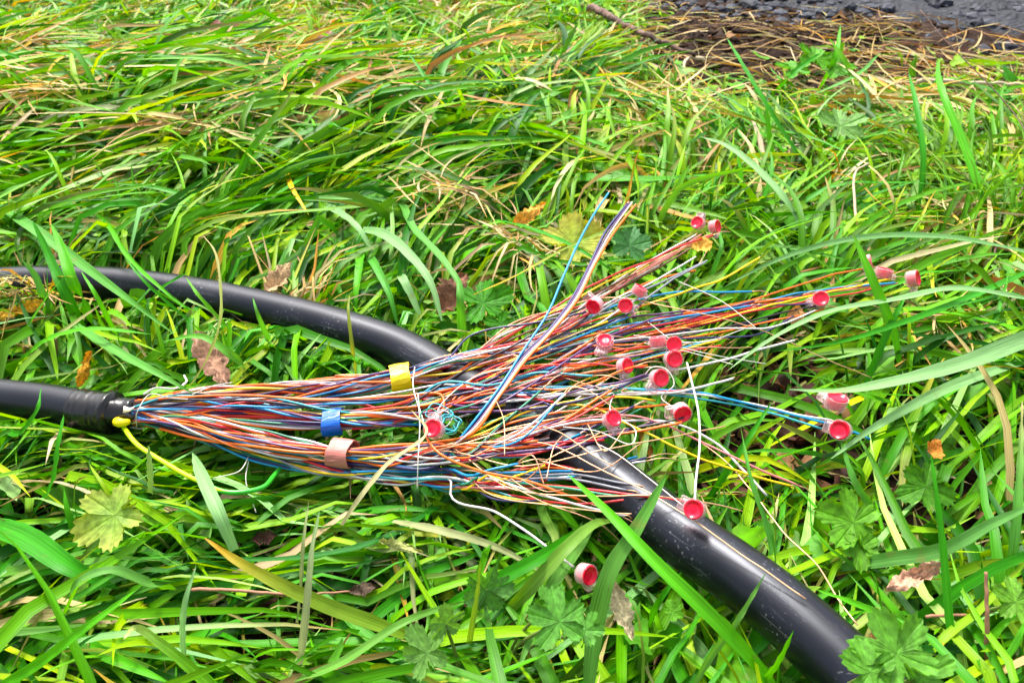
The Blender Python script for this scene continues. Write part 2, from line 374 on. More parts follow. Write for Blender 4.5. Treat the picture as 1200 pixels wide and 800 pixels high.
# torn film and shreds of wrap round the mouth
for k in range(9):
    a = rng.uniform(0, 6.28); q = sl_pts[-4 + k % 3]; rr_ = FR * .74; d0 = np.array([.004, math.cos(a), math.sin(a)]) 
    p0 = q + np.array([0, math.cos(a) * rr_, math.sin(a) * rr_])
    p1 = p0 + np.array([rng.uniform(.004, .010), math.cos(a) * .002, math.sin(a) * .002]); p2 = p1 + np.array([rng.uniform(.001, .006), rng.normal(0, .004), rng.normal(.001, .003)])
    C = catmull([p0, p1, p2], 9); wv = np.linspace(.0028, .0006, 9) * rng.uniform(.6, 1.4); sv = np.array([0, -math.sin(a), math.cos(a)])
    V = np.vstack([C - sv * wv[:, None] , C + sv * wv[:, None], C + sv * wv[:, None] + [0, math.cos(a) * .0003, math.sin(a) * .0003], C - sv * wv[:, None] + [0, math.cos(a) * .0003, math.sin(a) * .0003]])
    F = [(b * 9 + i, b * 9 + i + 1, ((b + 1) % 4) * 9 + i + 1, ((b + 1) % 4) * 9 + i) for b in range(4) for i in range(8)]
    inv(link('torn_film', np_mesh('torn_film', V, F, M_tape if k % 3 else M_thread), cable))
WIRE_R = .00094
GROUPS = {   # stage points px,py,h,spread radius (m)
    'U': [(158, 478, .057, .008), (200, 473, .057, .011), (300, 464, .059, .012), (390, 455, .062, .012), (470, 443, .066, .0085), (520, 433, .070, .013)],
    'M': [(158, 482, .056, .008), (200, 482, .057, .011), (300, 490, .060, .012), (388, 494, .062, .0075), (450, 489, .066, .011), (510, 478, .070, .014)],
    'L': [(158, 488, .054, .008), (200, 493, .055, .010), (300, 517, .057, .011), (400, 531, .059, .0075), (450, 535, .062, .010), (510, 533, .066, .013)],
    'N': [(158, 480, .059, .009), (200, 478, .062, .012), (300, 477, .064, .014), (400, 476, .067, .014), (470, 470, .070, .014), (520, 462, .074, .016)],
    'B': [(158, 492, .050, .006), (200, 500, .048, .008), (300, 531, .046, .008), (400, 549, .048, .008), (470, 558, .052, .009), (530, 564, .058, .012)],
}
def wire_path(g, tail, wobble=1.0, pair=None):
    if pair is None: pair = (rng.uniform(0, 2 * math.pi), math.sqrt(rng.random()), rng.uniform(-3.4, 3.4), rng.uniform(0, 6.28), rng.uniform(.06, .13))
    ph, rr, tw, hp, pitch = pair
    P = []
    st = GROUPS[g]
    for i, (px, py, h, r) in enumerate(st):
        a = ph + tw * i * .55
        c = at(px, py, h); P.append(c + np.array([0, math.cos(a) * rr * r, math.sin(a) * rr * r * .8]))
    for (px, py, h) in tail: P.append(at(px, py, h))
    L = sum(np.linalg.norm(P[i + 1] - P[i]) for i in range(len(P) - 1))
    C = catmull(P, int(max(30, L / .0055)))
    s = np.concatenate([[0], np.cumsum(np.linalg.norm(np.diff(C, axis=0), axis=1))])
    a = s * 2 * math.pi / pitch + hp; amp = WIRE_R * 1.05 * np.clip(s / .02, 0, 1) * np.clip((.40 - s) / .15, .0, 1)
    C[:, 2] += np.sin(a) * amp; C[:, 1] += np.cos(a) * amp
    k = rng.uniform(3, 6)
    wob = wobble * .005 * np.clip((s - .25) / .2, 0, 1)
    C[:, 1] += wob * (fbm(s * 9 + rng.uniform(0, 99), s * 0, 4) - .47) * 2.2; C[:, 2] += wob * (fbm(s * 9 + rng.uniform(0, 99), s * 0, 5) - .47) * 2.2
    return C
wires = []
def add_wire(g, colr, tail, bare=0.0, r=WIRE_R, label=None, wobble=1.0, pair=None):
    C = wire_path(g, tail, wobble, pair)
    o = inv(tube('wire', C, r * rng.uniform(.85, 1.12), WM[colr], cable, 6))
    if label: o['label'] = label
    if bare > 0:
        d = C[-1] - C[-3]; d /= np.linalg.norm(d)
        b = catmull([C[-1] - d * .001, C[-1] + d * bare * .5 + [0, 0, .001], C[-1] + d * bare - [0, 0, .001 + bare * .1]], 6)
        e = tube('bare_end', b, .0004, M_copper, o, 5); 
        e.matrix_parent_inverse = Matrix.Identity(4)
    wires.append(C); return o

SPEC = [  # prominent wires read from the photograph: group, colour, tail, bare end
    ('U', 'white', [(620, 405, .085), (700, 345, .09), (760, 305, .09), (815, 278, .09)], .004),
    ('U', 'pink', [(620, 408, .085), (700, 350, .09), (765, 308, .09), (822, 276, .09)], .004),
    ('U', 'salmon', [(620, 400, .085), (705, 345, .09), (770, 300, .09), (832, 278, .09)], 0),
    ('U', 'white', [(640, 395, .086), (720, 350, .09), (770, 325, .09), (815, 303, .088)], 0),
    ('U', 'grey', [(640, 400, .086), (730, 350, .09), (780, 330, .09), (828, 308, .088)], 0),
    ('U', 'orange', [(620, 410, .085), (700, 360, .088), (760, 330, .088), (815, 318, .086)], 0),
    ('U', 'yellow', [(640, 400, .084), (740, 360, .088), (800, 340, .09), (850, 325, .09), (890, 303, .094)], .003),
    ('U', 'blue', [(640, 392, .084), (740, 352, .088), (800, 342, .088), (850, 342, .088), (882, 342, .086)], .020),
    ('U', 'grey', [(640, 405, .086), (720, 375, .09), (790, 330, .092), (826, 312, .092)], 0),
    ('N', 'blue', [(600, 460, .085), (680, 452, .088), (750, 455, .088), (830, 462, .085), (900, 476, .08), (950, 490, .078), (1020, 514, .07)], 0),
    ('N', 'turquoise', [(600, 458, .084), (680, 453, .087), (760, 458, .087), (840, 466, .084), (905, 478, .08), (962, 498, .078)], 0),
    ('N', 'white', [(600, 464, .084), (700, 462, .086), (800, 460, .086), (880, 468, .082), (930, 480, .08), (975, 490, .08)], 0),
    ('L', 'yellow', [(560, 510, .078), (620, 482, .086), (700, 466, .092), (740, 464, .092), (768, 467, .09)], 0),
    ('L', 'yellow', [(560, 505, .078), (620, 480, .086), (690, 476, .092), (740, 500, .09), (800, 530, .086), (870, 552, .08), (925, 567, .072)], .004),
    ('L', 'orange', [(570, 505, .078), (640, 485, .086), (720, 477, .092), (785, 473, .09)], 0),
    ('L', 'orange', [(570, 520, .078), (640, 500, .086), (690, 492, .09), (722, 488, .09)], 0),
    ('L', 'red', [(580, 528, .076), (620, 520, .084), (670, 515, .09), (708, 512, .09)], 0),
    ('B', 'red', [(620, 567, .070), (700, 571, .088), (760, 577, .094), (815, 586, .094)], .010),
    ('B', 'green', [(600, 566, .068), (660, 572, .084), (725, 580, .09)], 0),
    ('B', 'white', [(570, 562, .066), (640, 582, .076), (690, 596, .080), (732, 605, .078)], .005),
    ('B', 'white', [(528, 574, .060), (580, 600, .066), (630, 632, .068), (662, 656, .068), (672, 664, .068)], 0),
    ('N', 'orange', [(520, 478, .082), (498, 500, .088), (512, 530, .088), (560, 552, .082), (620, 566, .080), (680, 585, .080)], .06),
    ('B', 'yellow', [(560, 575, .060), (600, 585, .064), (650, 592, .07)], 0),
    ('M', 'orange', [(560, 440, .084), (620, 428, .09), (680, 425, .092), (700, 424, .092)], 0),
    ('M', 'orange', [(600, 450, .084), (670, 430, .09), (720, 420, .092), (765, 408, .092)], 0),
    ('M', 'orange', [(600, 430, .084), (680, 405, .09), (740, 408, .092), (780, 402, .092)], 0),
    ('M', 'violet', [(580, 475, .086), (640, 440, .094), (700, 400, .10), (760, 375, .10), (800, 366, .098)], 0),
    ('M', 'navy', [(620, 480, .088), (680, 468, .094), (730, 450, .098), (768, 438, .098)], 0),
    ('M', 'violet', [(600, 480, .088), (690, 455, .094), (730, 448, .098), (758, 440, .098)], 0),
    ('N', 'black', [(600, 425, .086), (650, 395, .092), (680, 378, .096), (695, 362, .096)], 0),
    ('U', 'white', [(640, 410, .086), (760, 392, .09), (840, 386, .09), (900, 384, .086), (960, 360, .08)], .004),
    ('U', 'navy', [(640, 412, .086), (760, 396, .09), (840, 392, .09), (895, 385, .086), (930, 370, .082)], 0),
    ('M', 'white', [(600, 470, .086), (700, 456, .09), (790, 430, .09), (850, 418, .088), (930, 402, .08)], .006),
    ('M', 'white', [(640, 462, .086), (740, 462, .09), (800, 458, .09), (858, 442, .086)], .003),
    ('L', 'pink', [(600, 510, .08), (680, 490, .09), (740, 490, .09), (820, 520, .084), (880, 545, .08), (935, 566, .07)], .01),
    ('L', 'white', [(600, 515, .08), (680, 492, .09), (730, 490, .09), (790, 495, .088), (840, 520, .084), (875, 555, .08), (900, 580, .076)], .0),
    ('B', 'grey', [(600, 556, .066), (680, 556, .082), (740, 566, .09)], .012),
    ('B', 'grey', [(600, 560, .066), (680, 562, .084), (735, 572, .09)], .012),
]
for s in SPEC: add_wire(s[0], s[1], s[2], s[3])
for colr_, off, cut in (('blue', None, .006), ('navy', -3.0, .007), ('violet', -1.2, 0), ('white', .5, 0), ('orange', 2.4, .004)):
    if off is None: tl_ = [(545, 506, .078), (580, 462, .090), (612, 412, .100), (640, 370, .110), (661, 322, .120), (680, 280, .128), (698, 248, .133), (713, 226, .136)]
    else: tl_ = [(x + off * k_, y + off * .5, z + .001 * off * .3) for k_, (x, y, z) in zip((1, .5, 1.2, .6, 1, .8, 1.5, 1.6), [(548, 508, .078), (585, 462, .090), (612, 422, .098), (645, 388, .105), (674, 350, .112), (694, 311, .120), (714, 274, .128), (740, 236 + abs(off) * 1.6, .134)])]
    add_wire('L', colr_, tl_, cut, wobble=.12, r=WIRE_R * (1.3 if colr_ in ('blue', 'navy', 'orange') else .8))
names = ['white', 'red', 'violet', 'orange', 'yellow', 'pink', 'salmon', 'grey', 'navy', 'brown', 'black', 'green', 'blue', 'turquoise']
wgt = np.array([2.6, 2.8, 3.4, 3.8, 1.8, 2.6, 2.0, 1.6, 2.2, 1.5, 1.2, .9, .8, .7]); wgt /= wgt.sum()
FAN = {'U': (38, [(828, 272), (810, 285), (760, 315), (790, 312), (955, 354), (958, 350), (965, 356), (1010, 318), (1052, 330), (1000, 325), (700, 360), (735, 362), (748, 345), (800, 335), (870, 355), (905, 352), (925, 356), (940, 349), (980, 340), (1040, 331), (720, 350), (690, 372)]),
       'M': (26, [(785, 405), (730, 430), (706, 405), (772, 444), (650, 430), (762, 422), (700, 390), (690, 424), (850, 396), (765, 398), (740, 385), (790, 420)]),
       'L': (32, [(700, 480), (715, 492), (795, 484), (760, 470), (720, 462), (690, 500), (640, 455), (700, 446), (740, 480), (772, 468), (675, 512), (660, 470), (620, 505)]),
       'N': (12, [(700, 440), (760, 430), (735, 362), (785, 400), (820, 455), (690, 410), (650, 470), (830, 455), (700, 360)]),
       'B': (18, [(740, 574), (700, 545), (650, 560), (690, 552), (620, 545), (730, 560), (750, 600), (600, 560), (760, 545)])}
for g, (n, ends) in FAN.items():
    for i in range(n):
        ex, ey = ends[i % len(ends)]; ex += rng.normal(0, 9); ey += rng.normal(0, 5)
        sx, sy, sh, _ = GROUPS[g][-1]
        eh = rng.uniform(.080, .100) if g != 'B' else rng.uniform(.068, .088)
        if ex > 900: eh = rng.uniform(.074, .084)
        tail = []
        bow = rng.normal(0, 1)
        for t in (.3, .62):
            j = 9 * math.sin(t * math.pi)
            # fans: keep out from the axis, converge on the connector
            x = sx + (ex - sx) * t + rng.normal(0, 6); y = sy + (ey - sy) * t + bow * j + rng.normal(0, 4)
            if g == 'L': y += 13 * math.sin(t * math.pi)
            if g in 'UN': y -= 2
            tail.append((x, y, sh + (eh - sh) * t + rng.uniform(-.006, .008)))
        tail.append((ex, ey, eh))
        if i % 4 == 3: tail = tail[:2]
        if g in 'LN' and i % 9 == 5: tail = tail[:1]
        if i % 2 == 0:
            pr = [rng.uniform(0, 2 * math.pi), math.sqrt(rng.random()), rng.uniform(-3.4, 3.4), rng.uniform(0, 6.28), rng.uniform(.06, .13)]
            cl = ['white', 'red', 'violet', 'pink', 'yellow', 'black', 'salmon', 'red', 'violet', 'red', 'yellow', 'navy'][rng.integers(12)]; t0_ = tail
        else:
            pr = pr[:3] + [pr[3] + math.pi, pr[4]]; cl = ['blue', 'orange', 'green', 'brown', 'grey', 'orange', 'navy', 'orange', 'brown', 'orange', 'salmon', 'red', 'blue', 'turquoise'][rng.integers(14)]
            if rng.random() < .6: tail = [(x + rng.normal(0, 3), y + rng.normal(0, 3), z) for x, y, z in t0_]
        add_wire(g, cl, tail, bare=rng.choice([0, 0, .006, .012, .025]), pair=pr)
# yellow-green earth wire: leaves the sheath and loops below
C = catmull([at(*p) for p in [(140, 492, .052), (146, 502, .056), (160, 520, .058), (190, 540, .058), (230, 562, .058), (275, 577, .058), (305, 572, .055), (322, 556, .046), (334, 540, .036), (342, 528, .03)]], 50)
M_eg, nt_, p_ = mat('yellow_green_stripe'); L = nt_.links.new
uvn = N(nt_, 'ShaderNodeUVMap'); sx = N(nt_, 'ShaderNodeSeparateXYZ'); L(uvn.outputs[0], sx.inputs[0])
g_ = N(nt_, 'ShaderNodeMath', operation='MULTIPLY'); g_.inputs[1].default_value = 6.5; L(sx.outputs[1], g_.inputs[0])
a_ = N(nt_, 'ShaderNodeMath', operation='ADD'); L(g_.outputs[0], a_.inputs[0]); L(sx.outputs[0], a_.inputs[1])
f_ = N(nt_, 'ShaderNodeMath', operation='FRACT'); L(a_.outputs[0], f_.inputs[0])
k_ = N(nt_, 'ShaderNodeMath', operation='MULTIPLY_ADD'); k_.inputs[1].default_value = .05; L(sx.outputs[0], k_.inputs[0]); L(sx.outputs[1], k_.inputs[2])
c_ = N(nt_, 'ShaderNodeMath', operation='GREATER_THAN'); c_.inputs[1].default_value = .150; L(k_.outputs[0], c_.inputs[0])
m_ = N(nt_, 'ShaderNodeMix', data_type='RGBA'); m_.inputs[6].default_value = (.50, .72, .0, 1); m_.inputs[7].default_value = (.03, .40, .02, 1)
L(c_.outputs[0], m_.inputs[0]); L(m_.outputs[2], p_.inputs['Base Color']); p_.inputs['Roughness'].default_value = .3
o = inv(tube('earth_wire', C, .0019, M_eg, cable, 10)); o['label'] = 'yellow and green striped earth wire looping below the bundle'
wires.append(C)
o = inv(tube('earth_wire_clamp', catmull([at(136, 493, .056), at(143, 495, .062), at(152, 494, .060)], 8), [.002, .0034, .004, .0036, .0040, .0034, .003, .002], M_ry, cable, 10))
# bare copper strands
for k, tail in enumerate([
    [(735, 490, .088), (790, 500, .084), (840, 528, .08), (880, 570, .08), (920, 620, .085), (958, 660, .09), (980, 700, .095), (1006, 735, .098)],
    [(640, 520, .09), (700, 545, .098), (760, 575, .105), (820, 610, .108), (880, 655, .106), (945, 703, .104)],
    [(560, 552, .08), (640, 590, .08), (700, 615, .07), (740, 650, .04)],
    [(620, 545, .085), (690, 530, .098), (760, 515, .098), (850, 500, .09)],
    [(600, 570, .08), (680, 580, .088), (760, 585, .10), (870, 602, .08)],
    [(580, 580, .075), (650, 590, .08), (740, 600, .10)],
    [(640, 500, .09), (700, 535, .10), (720, 545, .10)],
    [(620, 560, .08), (640, 540, .095), (680, 520, .10), (705, 505, .10)],
    [(720, 345, .095), (800, 360, .095), (880, 385, .085), (960, 420, .07), (1020, 440, .06)],
    [(700, 420, .09), (790, 408, .092), (850, 408, .086), (880, 405, .08)]]):
    sg = 'B' if k in (2, 5) else 'U' if k >= 8 else 'L'
    C = wire_path(sg, tail)[30:]
    inv(tube('copper_strand', C, .00050, M_copper, cable, 5)); wires.append(C)
# fine stray strands that fray out of the fan
for k in range(14):
    x0, y0 = (rng.uniform(560, 720), rng.uniform(430, 570)) if k % 3 else (rng.uniform(640, 800), rng.uniform(330, 430)); z0 = rng.uniform(.088, .102)
    a_ = rng.normal(0, .55); l_ = rng.uniform(40, 130); cv = rng.normal(0, 18)
    C = catmull([at(x0, y0, z0), at(x0 + math.cos(a_) * l_ * .5 + rng.normal(0, 5), y0 + math.sin(a_) * l_ * .35 + cv, z0 + rng.uniform(-.002, .010)), at(x0 + math.cos(a_) * l_, y0 + math.sin(a_) * l_ * .7, z0 + rng.uniform(-.008, .008))], 22)
    inv(tube('copper_strand' if k % 3 else 'binder_thread', C, rng.uniform(.00028, .0005), M_copper if k % 3 else M_thread, cable, 4))
# white binder threads
for pts in [[(168, 462, .075), (180, 455, .078), (205, 455, .074), (218, 448, .07), (216, 440, .066)], [(160, 500, .05), (162, 480, .072), (175, 462, .078), (200, 466, .074), (225, 468, .07)],
            [(225, 462, .07), (250, 452, .066), (272, 448, .06)], [(490, 462, .088), (492, 500, .086), (490, 540, .078), (489, 572, .06)],
            [(486, 430, .082), (484, 450, .085), (492, 480, .088), (500, 500, .088), (520, 470, .086), (560, 440, .088), (600, 430, .09)],
            [(805, 425, .10), (810, 445, .104), (818, 480, .104), (820, 520, .104), (815, 570, .103), (814, 590, .10)],
            [(700, 520, .10), (720, 530, .105), (760, 560, .106), (800, 592, .106)],
            [(250, 560, .045), (280, 552, .05), (292, 535, .045), (288, 560, .04), (300, 600, .03)],
            [(500, 495, .08), (515, 480, .086), (530, 488, .087), (520, 500, .088), (508, 490, .09), (525, 478, .09)],
            [(660, 500, .096), (700, 505, .1), (740, 520, .098), (745, 505, .096), (715, 480, .095), (720, 460, .094)],
            [(755, 440, .1), (765, 430, .11), (780, 432, .108), (790, 450, .1), (775, 465, .095), (790, 478, .095)]]:
    thick = .0008 if pts[0][0] == 805 else .0009 if pts[0][1] in (462,) and pts[0][0] == 168 else .00045
    inv(tube('binder_thread', catmull([at(*p) for p in pts], 40), thick, M_thread, cable, 5))
for k in range(5):   # teal curls round the crushed connector
    cx, cy = 522 + rng.normal(0, 8), 492 + rng.normal(0, 6)
    pts = [at(cx + 16 * math.cos(a) * rng.uniform(.5, 1.1), cy + 11 * math.sin(a) * rng.uniform(.5, 1.1), .086 + rng.uniform(-.004, .008)) for a in np.linspace(0, 6 + k, 9)]
    inv(tube('curled_wire', catmull(pts, 60), .0006, WM['green' if k % 2 else 'turquoise'], cable, 5))

for C in wires:
    for p in C[::3]: cap_pts.append((p[0], p[1], p[2] - .012, .010, .75))

# identification rings round the sub-bundles
def ring(px, py, h, hx, hy, m, r, length, label, tilt, flat=.85):
    c = at(px, py, h); e = empty('marker_ring', tuple(c), label, 'marker ring', 'coloured rings round the wire bundles')
    ax = np.array([math.cos(tilt), math.sin(tilt), 0.03]); ax /= np.linalg.norm(ax)
    n = 40; a0 = .25
    side = np.cross([0, 0, 1.0], ax); up = np.cross(ax, side)
    V = []; th = .0009
    for i in range(n):
        a = -.2 + a0 + (2 * math.pi + .35) * i / (n - 1); rr_ = r * (1 + .05 * i / n + .03 * math.sin(3 * a))
        rr_ += .0004 * math.sin(5 * a + length * 900)
        for (dr, dx) in ((0, -1), (0, -.33), (0, .33), (0, 1), (th, 1), (th * 1.4, .33), (th * 1.4, -.33), (th, -1)):
            V.append(ax * (dx * length / 2 * (1 + .06 * math.sin(2 * a + 1)) + .0009 * math.sin(a + length * 500)) + rng.normal(0, .00012, 3) + side * math.cos(a) * (rr_ + dr) + up * math.sin(a) * (rr_ + dr) * flat)
    F = []
    for i in range(n - 1):
        for j in range(8): F.append((i * 8 + j, i * 8 + (j + 1) % 8, (i + 1) * 8 + (j + 1) % 8, (i + 1) * 8 + j))
    for b in (0, (n - 1) * 8): F += [(b, b + 1, b + 6, b + 7), (b + 1, b + 2, b + 5, b + 6), (b + 2, b + 3, b + 4, b + 5)]
    link('band', np_mesh('band', V, F, m, smooth=False), e)
ring(470, 443, .066, 0, 0, M_ry, .0125, .0170, 'bright yellow plastic ring round the upper bundle of wires', R(14))
ring(390, 494, .062, 0, 0, M_rb, .0110, .0150, 'bright blue plastic ring round the middle bundle of wires', R(8))
ring(401, 531, .059, 0, 0, M_rp, .0110, .0175, 'dull pink plastic ring round the lower bundle of wires', R(-12))

# ------------------------------------------------------------------ rear cable
rc = tube('black_cable', rear, rear_r, M_cable, None, 36)
tag(rc, 'thick black cable curving behind the wires down to the lower right corner', 'cable')

# ------------------------------------------------------------------ splice connectors
def lathe(prof, n=28):
    V = []; F = []
    for r, z in prof:
        for i in range(n):
            a = 2 * math.pi * i / n; V.append((r * math.cos(a), r * math.sin(a), z))
    for k in range(len(prof) - 1):
        for i in range(n): F.append((k * n + i, k * n + (i + 1) % n, (k + 1) * n + (i + 1) % n, (k + 1) * n + i))
    return np.array(V), np.array(F)
CR = .0082
M_metal, _nt, _p = mat('tinned_contact'); _p.inputs['Base Color'].default_value = (.6, .58, .55, 1); _p.inputs['Metallic'].default_value = 1; _p.inputs['Roughness'].default_value = .35
def conn_meshes():
    V, F = lathe([(CR * .02, -.004), (CR * .90, -.004), (CR, -.003), (CR * 1.03, .0044), (CR * 1.05, .0060), (CR * .98, .0063), (CR * .95, .0030), (CR * .95, -.0010), (CR * .86, -.0028), (CR * .02, -.0028)])
    housing = np_mesh('housing', V, F, M_clear)
    V, F = lathe([(CR * .02, -.0024), (CR * .78, -.0024), (CR * .84, -.0012), (CR * .93, .0002), (CR * .93, .0026), (CR * .93, .0058), (CR * .88, .0066), (CR * .80, .0065), (CR * .73, .0054), (CR * .3, .0050), (CR * .02, .0052)])
    cap = np_mesh('cap', V, F, M_redcap)
    # wire entry: a bevelled block with two round ports
    def box(x0, x1, y0, y1, z0, z1, b):
        ys_ = [(y0 + b, z0), (y1 - b, z0), (y1, z0 + b), (y1, z1 - b), (y1 - b, z1), (y0 + b, z1), (y0, z1 - b), (y0, z0 + b)]
        V = [(x, y, z) for x in (x0, x0 + b, x1 - b, x1) for (y, z) in ys_]
        for i in list(range(8)) + list(range(24, 32)):
            x, y, z = V[i]; V[i] = (x, y * .88, z * .85)
        F = [(k * 8 + j, k * 8 + (j + 1) % 8, k * 8 + 8 + (j + 1) % 8, k * 8 + 8 + j) for k in range(3) for j in range(8)]
        for q in (0, 24): F += [(q, q + 1, q + 6, q + 7), (q + 1, q + 2, q + 5, q + 6), (q + 2, q + 3, q + 4, q + 5)]
        return np.array(V, float), np.array(F)
    V, F = box(CR * .55, CR * 1.75, -CR * .72, CR * .72, -.0036, .0020, .0011)
    port = np_mesh('wire_port', V, F, M_clear, smooth=False)
    V, F = lathe([(CR * .02, 0), (CR * .14, 0), (CR * .14, .007), (CR * .02, .007)], 8)
    stub = np.vstack([V @ np.array([[0, 0, -1], [0, 1, 0], [1, 0, 0]]) + [CR * .7, dy, -.0008] for dy in (-.0026, .0026)])
    F = np.vstack([F, F + len(V)])
    V, F = box(CR * .5, CR * 1.25, -CR * .42, CR * .42, -.0022, .0006, .0004)
    blade_ = np_mesh('contact_blade', V, F, M_metal, smooth=False)
    return housing, cap, port, np_mesh('wire_stub', stub, F, WM['white']), blade_
CM = conn_meshes()
proto = None
def connector(px, py, h, facing, roll, label, scale=1.0, stub='white'):
    """facing: world direction of the red cap"""
    e = bpy.data.objects.new('splice_connector', None); e.empty_display_size = .01; COL.objects.link(e)
    c = at(px, py, h); e.location = c
    if isinstance(facing, str): f = Vector((0, 0, H)) - Vector(c)
    else: f = Vector(facing)
    f.normalize(); 
    if facing == 'cam_l': f = (f + Vector((-.35, 0, .1))).normalized()
    if facing == 'cam_r': f = (f + Vector((.4, 0, .05))).normalized()
    q = f.to_track_quat('Z', 'X'); e.rotation_mode = 'QUATERNION'
    from mathutils import Quaternion
    e.rotation_quaternion = q @ Quaternion((0, 0, 1), R(roll)); e.scale = (scale,) * 3
    tag(e, label, 'connector', 'red and clear splice connectors on the wires')
    for n_, me in zip(('housing', 'cap', 'wire_port', 'wire_stub', 'contact_blade'), CM):
        o = link(n_, me, e)
    return e
CONN = [
    (819, 262, .098, (-.6, -.5, .6), 20, 'red splice connector at the top end of the fan, left one of a touching pair'),
    (836, 266, .096, (.7, -.5, .4), 200, 'red splice connector at the top end of the fan, right one of a touching pair'),
    (1014, 308, .082, (.9, -.2, .4), 150, 'red and clear connector half hidden behind the bright upright grass blade'),
    (1035, 322, .080, (.2, .3, .9), 150, 'pinkish clear connector between the upright blade and the rightmost red one'),
    (1068, 327, .086, (.75, -.5, .5), 180, 'rightmost red connector at the far right tip of the wires'),
    (961, 352, .084, (-.2, -.6, .8), 120, 'red connector just above the long pale arching blade, on the lower right-going wires'),
    (698, 357, .104, (-.5, -.8, .1), 60, 'red connector tipped downward at the end of the black wire'),
    (733, 358, .102, 'cam', 250, 'round red connector facing the viewer just right of the tipped one'),
    (748, 342, .102, (.5, .2, .8), 200, 'red connector lying on its side behind the round facing one'),
    (709, 403, .100, (-.1, -.2, 1), 180, 'flat red connector with its cap turned up, left in the middle cluster'),
    (790, 403, .106, 'cam', 170, 'round red connector facing the viewer at the upper right of the middle cluster'),
    (771, 402, .104, (-.1, .5, .8), 180, 'red connector tucked behind the round one at the upper right of the middle cluster'),
    (788, 421, .102, 'cam_r', 170, 'round red connector directly below the upper right one of the middle cluster'),
    (731, 429, .098, (.5, -.5, .5), 160, 'red connector low in the middle cluster, left of the thread-wrapped one'),
    (771, 443, .104, (.3, -.6, .5), 130, 'red and clear connector looped round by white threads'),
    (798, 482, .100, (.1, -.9, .25), 90, 'bright red connector lying flat in its clear case beside the white upright wire'),
    (716, 492, .100, (.3, -.4, .7), 170, 'small red connector at the end of the thick orange wire'),
    (510, 503, .094, (-.3, -.5, .7), 30, 'crushed red connector tangled with green curls near the rings'),
    (815, 597, .110, 'cam_l', 90, 'red round connector resting on the black cable below the white wire'),
    (685, 672, .072, (.6, -.6, .45), 190, 'lone red connector hanging in the grass at the bottom end of a white wire'),
    (979, 473, .088, (.1, .1, .9), 250, 'red and clear connector at the end of the blue wires, upper one of the two'),
    (986, 504, .088, 'cam_l', 100, 'red round connector at the end of the blue wires, lower one'),
]
for i, c in enumerate(CONN):
    connector(c[0], c[1], c[2], c[3], c[4], c[5], scale=(.84 if c[0] < 900 else .98) * (1 + .05 * math.sin(i * 2.3)))
    p = at(c[0], c[1], c[2]); cap_pts.append((p[0], p[1], p[2] - .012, .016, .75))

for (px, py, h_, r_) in [(135, 603, .083, 40), (655, 725, .098, 42), (570, 690, .073, 30), (500, 760, .088, 36), (788, 716, .073, 16), (1050, 765, .123, 50), (1000, 612, .063, 42), (737, 288, .063, 28),
                         (672, 285, .058, 40), (566, 355, .053, 34), (1190, 705, .078, 28), (985, 148, .058, 28), (955, 70, .063, 26), (1085, 570, .058, 26), (248, 420, .05, 28), (325, 328, .055, 20), (530, 345, .05, 24),
                         (262, 35, .06, 14), (380, 43, .06, 14), (728, 712, .085, 24), (1070, 676, .07, 30), (310, 630, .03, 18), (425, 690, .04, 18), (100, 432, .055, 16), (620, 252, .065, 22), (1095, 526, .09, 8)]:
    p = at(px, py, h_); D_ = np.linalg.norm(p - np.array([0, 0, H])); cap_pts.append((p[0], p[1], h_ - .012, r_ * D_ / FPX * .9, .9))
# ------------------------------------------------------------------ grass height limit map
GX0, GX1, GY0, GY1, GN = -1.9, 1.9, .0, 2.8, .006
nx = int((GX1 - GX0) / GN); ny = int((GY1 - GY0) / GN)
capm = np.full((ny, nx), 9.0)
gx = GX0 + (np.arange(nx) + .5) * GN; gy = GY0 + (np.arange(ny) + .5) * GN
for (x, y, c, r, slo) in cap_pts:
    R_ = .085
    i0 = max(0, int((x - R_ - GX0) / GN)); i1 = min(nx, int((x + R_ - GX0) / GN) + 1)
    j0 = max(0, int((y - R_ - GY0) / GN)); j1 = min(ny, int((y + R_ - GY0) / GN) + 1)
    if i1 <= i0 or j1 <= j0: continue
    D = np.sqrt((gx[None, i0:i1] - x) ** 2 + (gy[j0:j1, None] - y) ** 2)
    capm[j0:j1, i0:i1] = np.minimum(capm[j0:j1, i0:i1], c + np.maximum(0, D - r) * slo)
def cap_at(x, y):
    i = np.clip(((x - GX0) / GN).astype(int), 0, nx - 1); j = np.clip(((y - GY0) / GN).astype(int), 0, ny - 1)
    v = capm[j, i]; return np.where((x < GX0) | (x > GX1) | (y < GY0) | (y > GY1), 9.0, v)

